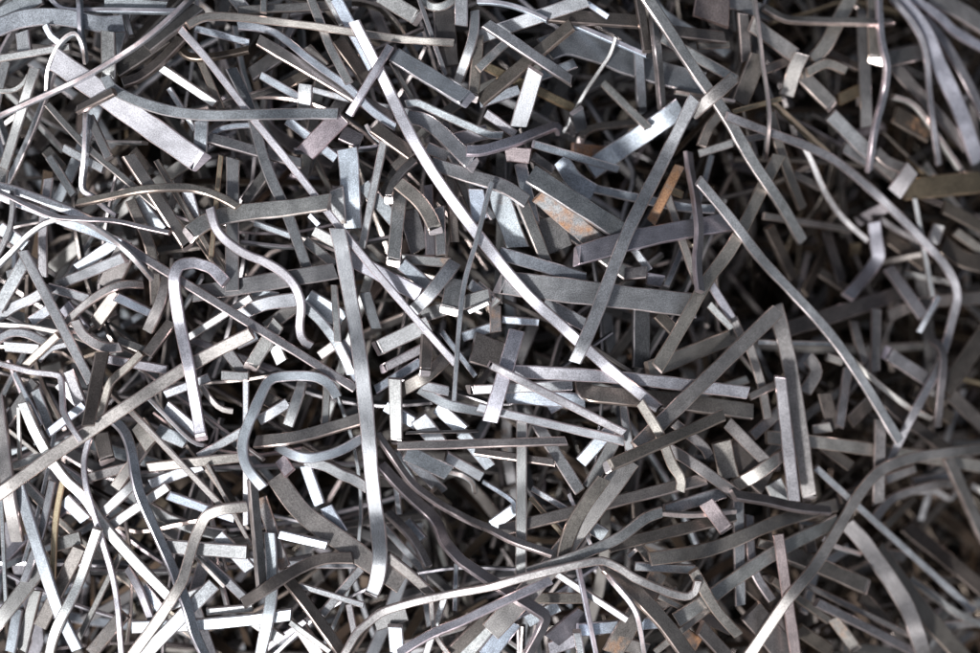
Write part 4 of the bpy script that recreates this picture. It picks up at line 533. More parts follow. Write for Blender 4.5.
curved_strip|metal strip|12.9|5.6|24|0.48|t|0|0|0|-232.4,-114.7,9.1 -213.5,-112.3,18.9 -206.5,-111.5,20.9 -200.7,-110.7,21.4 -192.3,-109.3,19.9 -175.2,-105.5,13.3 -163.3,-102.3,10.4 -150.2,-98.6,9.5 -125.1,-90.8,10.2|tan bowed bar with bright lower edge ending at the tall central strip
curved_strip|metal strip|9.9|5.6|-7|0.60|u|0|0|0|-210.7,-118.8,8.2 -202.3,-122.5,16.3 -194.9,-125.5,21 -185.8,-128.3,23.6 -176.3,-129.1,24 -164,-127.2,22.7 -152.4,-124,19.6 -142.2,-119.7,15.3 -127.1,-110.7,9.2|pale bowed strip just below the tan bar with bright lower edge
curved_strip|metal strip|10.9|5.6|-5|0.55|n|0|0|0|-183.8,-131.9,16.4 -169.5,-135.5,15.3 -160.5,-138.9,13.5 -145.4,-147.9,9.1 -137.4,-150.8,6.4 -122.1,-161.6,-0.6|pale bent strip below the two bowed ones left of the tall central strip
metal_strip|metal strip|10.9|5.6|-4|0.58|n|0|0|0|-186.8,-55.4,1.7 -190.3,-69.3,11.2 -192.9,-78.5,15.5 -195.9,-87.9,17.1 -199.6,-98.3,16.1|pale speckled strip leaning inside the curling ribbon
metal_strip|metal strip|13.9|5.6|2|0.48|n|0|0|1|-238.8,-43.1,12.6 -224.2,-20,13.4 -208.8,4.5,14.1|grey strip with bright lower end above the curling ribbon
metal_strip|metal strip|11.9|5.6|-9|0.78|u|0|0|0|-182.8,-138.6,9.2 -168.7,-177.2,10.1|bright bluish strip beneath the pale bent one
curved_strip|metal strip|19.8|5.6|7|0.42|t|0|0|0|-213.6,-148.5,8.8 -194.2,-175.1,11.5 -186.9,-183,13 -178,-190.5,14.8 -149.3,-210.2,16.9 -122.3,-229.3,19.6 -111.3,-237.2,18.7 -87.1,-254.8,14.3|broad blurred tan strip sloping behind the tall central strip's foot
metal_strip|metal strip|11.7|5.6|15|0.30|t|0|0|2|-62,-9.3,21.8 -63.3,-48.2,35|short dark brown block with bright foot right of the three parallel strips
bent_strip|metal strip|13.8|5.6|0|0.42|t|0|0|0|-90.5,-64.1,7.6 -82.6,-60,15.3 -74.9,-55.9,21.4 -69.2,-52.8,24.8 -64.9,-50.3,25.3 -61.2,-47.2,24.7 -58,-44.4,22.4 -40.8,-28.4,6.5|brown-grey strip end beneath the short dark brown block
metal_strip|metal strip|9.9|5.6|-5|0.65|n|0|0|1|-23.8,-63,11.1 15.6,-60.8,17.5 51.2,-59,21.3 66.6,-58.3,21.2 80.9,-57.7,18.3|pale level strip passing behind the short broad pale lilac one
curved_strip|metal strip|9.9|5.6|-8|0.50|u|0|0|0|-69.6,-62.1,7.9 -53.2,-71.2,14.8 -46.2,-74.7,16.3 -39.7,-77.2,16.7 -25.7,-80.7,14.8 -4,-85.1,7|bluish curved strip left of the short broad pale lilac one's foot
plate_offcut|plate offcut|29.7|5.6|13|0.32|t|0|0|0|-17.8,-20.3,15.9 -3.4,-25.2,13.8 13.9,-31.3,9.9|dark brown plate with bright left edge beside the short broad pale lilac strip
curved_strip|metal strip|7.9|5.6|40|0.36|p|0|0|0|-112.1,-106.7,10.4 -106.7,-113.4,15.2 -102.7,-118.8,17.3 -98.7,-124.4,17.6 -94.5,-130.7,16.1 -82,-150.6,7.2 -72.4,-161.6,0.8 -48.9,-180.5,-14 -41.9,-185,-16.6 -35.5,-188.6,-17 -28.3,-192,-14.5 -20.3,-194.9,-7.3 -14.8,-196.2,-0.2 0,-199.1,22.7 5.1,-200.7,28.8 10.9,-203.1,33.7 17.7,-206.1,37 28.2,-210.2,39.6 44.3,-215.2,41.8 61,-220.4,42.8|long dark strip with pink-white lower edge winding right from the tall central strip
bent_strip|metal strip|11.9|5.6|39|0.36|p|0|0|0|-109.5,-136.9,5.6 -101.6,-146.5,2.2 -95.3,-154.3,-1.8 -70.2,-181.9,-20.6 -63.6,-188.3,-22.8 -57.7,-194.3,-22.2 -54.8,-198.4,-20.3 -52.1,-202.5,-17.1 -46.3,-214.2,-5 -39.1,-221.5,6.4 -31.9,-228.2,14.5 -29.1,-230.8,16.5 -7.4,-243.8,26.2 9.3,-251.6,42.2 20,-257.2,49 29.2,-262.8,50.5 42.6,-271.7,48.2 52.4,-279.3,43.4 53.5,-282.4,41.8 51.9,-289.4,38.5 49.3,-296,35.6 38.4,-320.8,19.7|long brown wavy strip with pink lower edge, passing beneath the blurred front strip
metal_strip|metal strip|15.8|5.6|4|0.52|u|0|0|0|-83.2,-123.7,22.9 -65.9,-132.7,15.4 -41.6,-145.7,1.6|blue-grey strip end below the brown-tan level one
metal_strip|metal strip|13.9|5.6|-13|0.85|u|0|0|0|-53.1,-79,8.3 -25.8,-103.2,12.5|bright pale strip behind the thin black one
metal_strip|metal strip|11.1|5.6|-13|0.90|n|0|0|0|-44.5,-129.6,-6.7 -34.8,-135.6,-11.1 -8,-152.6,-25.6|white strip end below the brown-tan level one, near the bluish lumps
curved_strip|metal strip|11.8|5.6|-6|0.72|u|0|0|0|-217.3,-202.9,16.9 -215.3,-229.5,18 -214.8,-243.5,19.3 -214.5,-254.2,21.6 -215,-270.7,26.6 -216.6,-282,28.1 -218.6,-291.7,27.1 -220.8,-301.1,24.3 -223.8,-312.2,19.4 -228.3,-329,10.3|pale bluish strip falling to the bottom edge beneath the dark arched one
curved_strip|metal strip|11.7|5.6|13|0.26|t|0|0|1|-244.7,-273.8,18.1 -235.4,-266.9,30.2 -229.7,-262.7,36.3 -223.1,-258.2,40.6 -216.7,-253.8,42.1 -212.1,-250.7,41.4 -206.6,-247.2,39.2 -188.7,-237.7,28 -181.9,-234.7,25.3 -175.8,-232.1,24.1 -168.6,-229.6,23.9 -160.2,-227.6,24.8 -134.2,-226.7,28|dark arched strip near the bottom, left of the tall central strip's foot
bent_strip|metal strip|7.8|5.6|-4|0.72|t|0|0|0|-144.7,-324.1,30.2 -137,-310.6,30.9 -129.9,-299.3,28.8 -117.9,-288.9,26.6 -105.1,-279.5,26.3 -88,-273.6,27.6 -70.9,-268.5,30.3 -34.2,-260.2,32.7 -15.4,-255.6,39.9 2.5,-250,50.8 8,-248,53.5 13.6,-246.1,54.9 32.3,-240.5,56.2 74,-230.2,56.7 90.2,-227.1,54.7 101.5,-225.7,51.6 108.8,-225.8,49.2 123.6,-232.6,45.5 139.8,-243.3,44 145.9,-246.3,43 162.2,-254,36.5 178.5,-261.6,27.5 191.5,-265.1,23.8 195.6,-264.8,23.4 200.7,-261.1,23.5 204.2,-248.9,24.6|long pale blurred front strip bending across the bottom middle with a hooked right end
curved_strip|metal strip|10.1|5.6|47|0.36|n|0|0|0|-104.9,-188.9,-25.3 -89.1,-202.7,-17.3 -78.5,-213.3,-10 -69.3,-225.7,-1.4 -61.8,-239.5,5.4|dark strip with white-green left edge right of the tall central strip's foot
curved_strip|metal strip|11.8|5.6|35|0.28|t|0|0|0|-200,-251,13.6 -193.2,-257.4,20 -187.6,-263.6,23.2 -172.7,-282.7,25 -157.8,-302.1,27.8 -153.9,-307.8,27.4 -150.6,-313,25.7 -147.6,-318.6,22.4 -144.2,-325.4,17|dark brown strip with pale left edge sloping to the bottom edge
metal_strip|metal strip|8.9|5.6|8|0.50|n|0|0|0|-127.8,-239.3,12.6 -143.7,-257.9,14.3 -166.1,-284.3,15.3|grey strip below the tall central strip's foot
metal_strip|metal strip|5.9|4.2|0|0.60|n|0|0|0|-188.8,-255.5,15.7 -152.9,-265.3,21 -137.8,-269.9,21.5 -124.1,-274.2,20.8|slim pale strip behind the dark brown sloping one
metal_strip|metal strip|8.7|5.6|22|0.50|p|0|0|0|-89.7,-319.2,34.5 -57.5,-298.3,42.4 -26.8,-284.3,48.1 -4.5,-272.2,54 18.6,-260.3,59.8 37.5,-251.4,61.6 58.3,-242.4,59.6|pink-grey strip running just under the blurred front strip
curved_strip|metal strip|9.8|5.6|-8|0.42|t|0|0|0|-101,-225.1,25.8 -79.4,-242.8,22.5 -57.3,-264.3,16.5|tan strip sloping from the tall central strip's foot to the blurred front strip
plate_offcut|plate offcut|14.8|5.6|-5|0.65|u|0|0|0|-93.2,-292.7,26.2 -91.2,-321.3,18.7|pale bluish plate end near the bottom edge
metal_strip|metal strip|8.9|5.6|-10|0.92|u|0|0|0|-207.3,-204.8,17.8 -183.5,-209.5,21.9 -159,-214.4,25.5|short white strip above the dark arched one
metal_strip|metal strip|11.9|5.6|2|0.50|t|5|0|0|-227.6,-169.5,8.4 -215.4,-204.7,9.8 -203.3,-239.5,11.2|rust-tinted strip behind the dark upright one with white left edge
metal_strip|metal strip|13.7|5.6|-15|0.30|t|0|0|0|-41.1,-321.8,27.9 -14.2,-294,34.8 1.9,-277.7,37.1|dark brown strip end at the bottom edge, right of the slim pale dropping strip
metal_strip|metal strip|11.9|5.6|20|0.38|t|0|0|0|7.9,-201.5,20 33.9,-194.6,22.5 60.4,-187.6,24.7 86.7,-181,24.7 118,-174,18.8 149,-167,13.6 180.1,-160.1,7.5 215,-152.5,0.1|long brown-grey bar crossing beneath the wide pale tan strip
curved_strip|metal strip|13.6|5.6|9|0.40|t|0|0|0|111,-147.5,36 94.5,-169.4,39.7 82.5,-188.5,40.9 74.4,-207.9,41.3 69.8,-229.2,41.7|brown twisted strip lying on the wide pale tan one
curved_strip|metal strip|10.7|5.6|-1|0.52|n|0|0|0|35.8,-238.4,44.6 61.7,-228.7,49.1 73.7,-224.6,49.2 83.4,-221.3,47.9 113.7,-210.9,38.8 126.3,-204.9,36.2 135.7,-198.7,33.4 144.2,-192.9,29.1 152.2,-188.3,23.8 158.6,-185.9,20.2 169.1,-183.5,14.9|grey strip rising from the blurred front strip to a rounded tip
metal_strip|metal strip|11.9|5.6|18|0.30|t|0|0|0|115.5,-215.8,29 133.3,-211.9,26.7 148.5,-208.9,22.4 175,-204.8,9.8 201.3,-200.7,-3 224.5,-196.7,-12.1 248.7,-192.4,-20.6|dark brown strip beneath the grey rising one
curved_strip|metal strip|14.3|5.6|14|0.42|t|0|0|0|156.5,-227.4,29.8 169.8,-226.3,25.7 180.7,-225.8,20.1 191.8,-225.7,11.9 211.9,-225.4,-5.5 222.9,-223.9,-12.3 236.6,-220.7,-17.9 260.5,-212,-23.1 272.6,-207.7,-28.4 306.3,-200.1,-51.8 341.2,-193.8,-70.9 368.2,-190,-87.5|long brown-grey strip running right toward the strip with bright pink-white edge
metal_strip|metal strip|8.9|5.6|-1|0.62|n|0|0|0|142.5,-235.4,23 155.5,-236.3,21.7 167.8,-237.6,17.8 180.5,-239.4,11.2 204.6,-243.2,-3.9|pale lumpy-ended strip right of the blurred front strip's bend
metal_strip|metal strip|11.0|5.6|-1|0.50|t|0|0|0|200.2,-240.1,18.9 216.3,-268.2,11.3 224.9,-281.2,6.1 236.5,-295.2,-2.3 250.8,-311,-15.5|grey strip sloping down right of the blurred front strip's hooked end
metal_strip|metal strip|16.6|5.6|29|0.36|t|0|0|0|115.2,-234.8,32.2 141.1,-258.7,34.8 158,-275.9,33.2 173.1,-293.7,28.1 197.7,-327.7,15.6|broad brown strip with pale left edge sloping down from the blurred front strip
curved_strip|metal strip|4.9|8.0|-8|0.90|p|0|1|0|110,-235.4,12.2 113.8,-240,30.9 115.5,-242.3,35.8 117.4,-244.7,39.2 120.1,-248,41.6 123.6,-251.9,42.9 134.8,-265.4,43.5 141.5,-276.7,42.1 145.3,-289.2,37.8 149,-307.3,28.7 153.3,-327.9,15|pinkish-white slim strip curving to the bottom edge, right one of a pair
metal_strip|metal strip|4.9|8.0|6|0.90|p|0|1|0|86.3,-234.8,26.9 88.2,-244.9,31 90,-253.6,33 96.2,-284,34.4 100.6,-304.9,32.8 104.9,-325,26.8|pinkish-white slim straight strip reaching the bottom edge, left one of a pair
metal_strip|metal strip|19.7|5.6|-4|0.36|t|4|0|0|119.4,-319.6,28.7 127.8,-305,29.2 137.5,-289.6,26.9 157.1,-262.2,19.7 161.7,-254,16.7 166.6,-243.4,11.5|rusty brown strip at the bottom between two slim pinkish-white ones and the broad brown one
metal_strip|metal strip|6.9|4.2|-12|0.58|n|0|0|0|65.2,-243.4,17.4 86.4,-256.2,24.5 110.3,-270.9,30.3 134.3,-285.7,36.4|slim pale strip under the blurred front strip, crossing the straight pinkish-white one
metal_strip|metal strip|12.8|5.6|-3|0.90|u|0|0|0|85.1,-296.8,29.9 122,-295,21.5 162.2,-292.8,13.1 167.6,-292.7,11.1 174.1,-293,6.7|white level strip near the bottom edge behind the slim pinkish-white pair
metal_strip|metal strip|10.8|5.6|10|0.40|t|0|0|0|42.3,-267.1,22.1 53.1,-266.9,23.1 64.9,-267,22.4 100.7,-268.2,16.7|brown-grey level strip beneath the blurred front strip
plate_offcut|plate offcut|17.7|5.6|-7|0.33|p|0|0|0|59.9,-307.8,24.7 79.1,-292.9,21.5 93.8,-281.9,16.9|dark lilac plate near the bottom edge
metal_strip|metal strip|17.7|5.6|5|0.88|u|0|0|0|-4.9,-323.8,27.5 10.7,-304.8,25.3 22.6,-290.8,21.6|white strip end at the bottom edge right of the pink-grey one
metal_strip|metal strip|12.1|5.6|-3|0.62|n|0|0|0|174.3,-183.8,-2.4 206.3,-176.3,-14.4 238.8,-168.9,-27.6|pale bluish strip right of the grey rising strip's tip
metal_strip|metal strip|15.0|5.6|-2|0.55|q|0|0|2|215.3,-174.9,4.5 220.5,-182.1,5.4 225.3,-188.6,4.7 231.1,-196.3,2 238.5,-206,-3.1|short pinkish strip right of the pale bluish one, low in the picture
curved_strip|metal strip|14.3|5.6|-0|0.48|n|0|0|0|185.1,-292.1,6.7 197,-284.4,6.1 207.5,-278.2,3.8 216.8,-273.1,-0 235.2,-262.6,-11 245.6,-256.5,-15.7 273,-240,-21.8 285,-233.6,-26.2 298.2,-227.8,-33.6 315.2,-221.7,-45.5 339.5,-214.2,-62.5 366.8,-206.2,-81.9|long bluish-grey strip rising parallel below the long brown-grey one
metal_strip|metal strip|14.1|5.6|20|0.33|t|0|0|0|209.6,-299.9,2.5 223.7,-315.7,-7.8 241,-335.1,-23.1|dark brown strip at the bottom edge, below the slope of the hooked-end front strip
curved_strip|metal strip|11.6|5.6|-8|0.52|t|0|0|0|566.8,-138.3,-187.9 548.6,-137.8,-168.6 529.2,-137.4,-148.7 518.1,-137.3,-138.6 509.6,-137.5,-132.5 499.7,-138.1,-127.8 477.5,-140.1,-122.3 464.4,-141.4,-117 434.5,-146.8,-100.1 425.5,-149.7,-95.8 416.7,-153.8,-92.4 405.3,-162.3,-87.4 389.3,-178.4,-78 371.7,-202.6,-69.4 353.8,-226.9,-59.8 344.7,-238.4,-54.1 334.4,-248.7,-45 316.2,-261.9,-25.8 311.6,-265.8,-22.4 308.1,-269.4,-20.8 302.1,-276.7,-20.4 295.9,-286.3,-22.4 275.5,-321.1,-31.8 265.5,-340.1,-39.4|very long pale tan strip from the right edge bending down to the bottom edge
curved_strip|metal strip|11.3|5.6|45|0.30|p|0|0|0|244.2,-169.4,-7 259.8,-172.6,-15.2 286.7,-178.9,-32.6 318.3,-187.2,-46.7 356.5,-193.4,-66|dark strip with brilliant pink-white lower edge, low on the right
metal_strip|metal strip|11.2|5.6|-5|0.40|q|0|0|0|292.2,-210.5,-20 294.2,-225.1,-19.2 296.6,-239.9,-20.7 301.2,-264.3,-26.1 305.9,-288.8,-32.3 310.6,-314.6,-37 315.6,-341.9,-42.7|reddish-brown strip standing upright, crossed by the very long pale tan one
curved_strip|metal strip|17.3|5.6|-8|0.48|t|0|0|0|381.7,-210.7,-98.3 396.6,-226,-100 405,-235.8,-102.4 417.1,-251.3,-109.8 428.5,-265.5,-118.7 434.3,-273.4,-121.7 439.2,-280.3,-123 444.2,-288.3,-123 448.5,-295.9,-121.5 452.3,-304,-118.3 457.2,-318.4,-111.7 459,-324.2,-110.6 461.2,-330.3,-110.9 464.3,-337.9,-113.5 468.3,-346.3,-119 472.6,-354.1,-126.4 479.4,-365.3,-138.9|broad speckled grey-tan strip bowing to the bottom edge at the right
curved_strip|metal strip|19.9|5.6|14|0.34|t|0|0|0|422.9,-242.7,-130.1 438.8,-263.8,-134.9 454.8,-285.1,-139.8 474.2,-310.1,-143.4 489.3,-327.7,-146.8 507.2,-347.1,-152.7 532.4,-373.8,-164.4|broad dark brown strip beside the broad speckled bowed one
metal_strip|metal strip|16.9|5.6|18|0.32|t|0|0|2|306.9,-233.6,-55 332.2,-245.2,-63.8 367.6,-261.7,-79.9 387.2,-270.8,-87.6 406.3,-279.6,-94.2|dark brown block-like strip right of the reddish-brown upright one
metal_strip|metal strip|6.4|4.2|3|0.38|t|0|0|0|330.7,-271.2,-72.2 351.7,-281.9,-79.7 374.5,-293.5,-88.3 402.4,-307.7,-97.8 432.6,-323,-107.7 456.5,-335.3,-118.1|slim brown strip below the dark brown block-like one
metal_strip|metal strip|9.6|5.6|14|0.40|p|0|0|0|339.5,-286.9,-56.3 369.6,-303.5,-73.2 401.1,-320.9,-92.4 432.8,-338.4,-110.6 465.9,-356.9,-131.1|brown-lilac strip sloping to the bottom edge below the slim brown one
metal_strip|metal strip|12.8|5.6|-12|0.45|t|4|0|2|364.4,-308.9,-85.4 378.8,-327.8,-91.4 394.2,-347.9,-98.4|tan rusty strip with bright end, near the bottom edge at the right
plate_offcut|plate offcut|22.7|5.6|16|0.22|t|0|0|0|260.8,-256.6,-34.5 280.4,-273.5,-42.4 300.4,-290.8,-51.3|dark brown plate left of the reddish-brown upright strip
plate_offcut|plate offcut|26.8|5.6|12|0.35|t|0|0|0|266.3,-290.3,-32.7 287.9,-315.8,-43.5 310.1,-341.8,-55.1|broad brown plate at the bottom edge under the very long pale tan strip
metal_strip|metal strip|11.2|5.6|6|0.50|n|0|0|0|254.3,-175.8,-34.5 254.4,-209.5,-31.7 254.4,-232.3,-29 254.3,-255.3,-26.5 254.6,-269.6,-26.3 255.1,-284.2,-27.9|bluish upright strip below the dark strip with brilliant pink-white edge
curved_strip|metal strip|9.2|5.6|7|0.45|p|0|0|0|267,-194.3,-41.9 266.8,-233.3,-30.2 268.6,-245.9,-27.6 270.9,-252.5,-27.7 275,-260.1,-28.9 289.5,-280.8,-36.4|lilac upright strip next to the bluish upright one, low on the right
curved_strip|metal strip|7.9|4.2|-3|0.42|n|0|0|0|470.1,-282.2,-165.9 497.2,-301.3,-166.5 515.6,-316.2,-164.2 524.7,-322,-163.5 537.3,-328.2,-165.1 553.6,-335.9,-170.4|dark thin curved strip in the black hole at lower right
metal_strip|metal strip|17.1|5.6|5|0.22|t|0|0|0|478.6,-229.6,-205.8 498.1,-245.5,-204.4 505.7,-251.8,-203 514,-258.9,-199.8 527.4,-270.7,-189.4 532.6,-275.3,-186.6 541.8,-282.9,-184.5 564.3,-301.4,-181.9|dim brown strip crossing the black hole at lower right"""
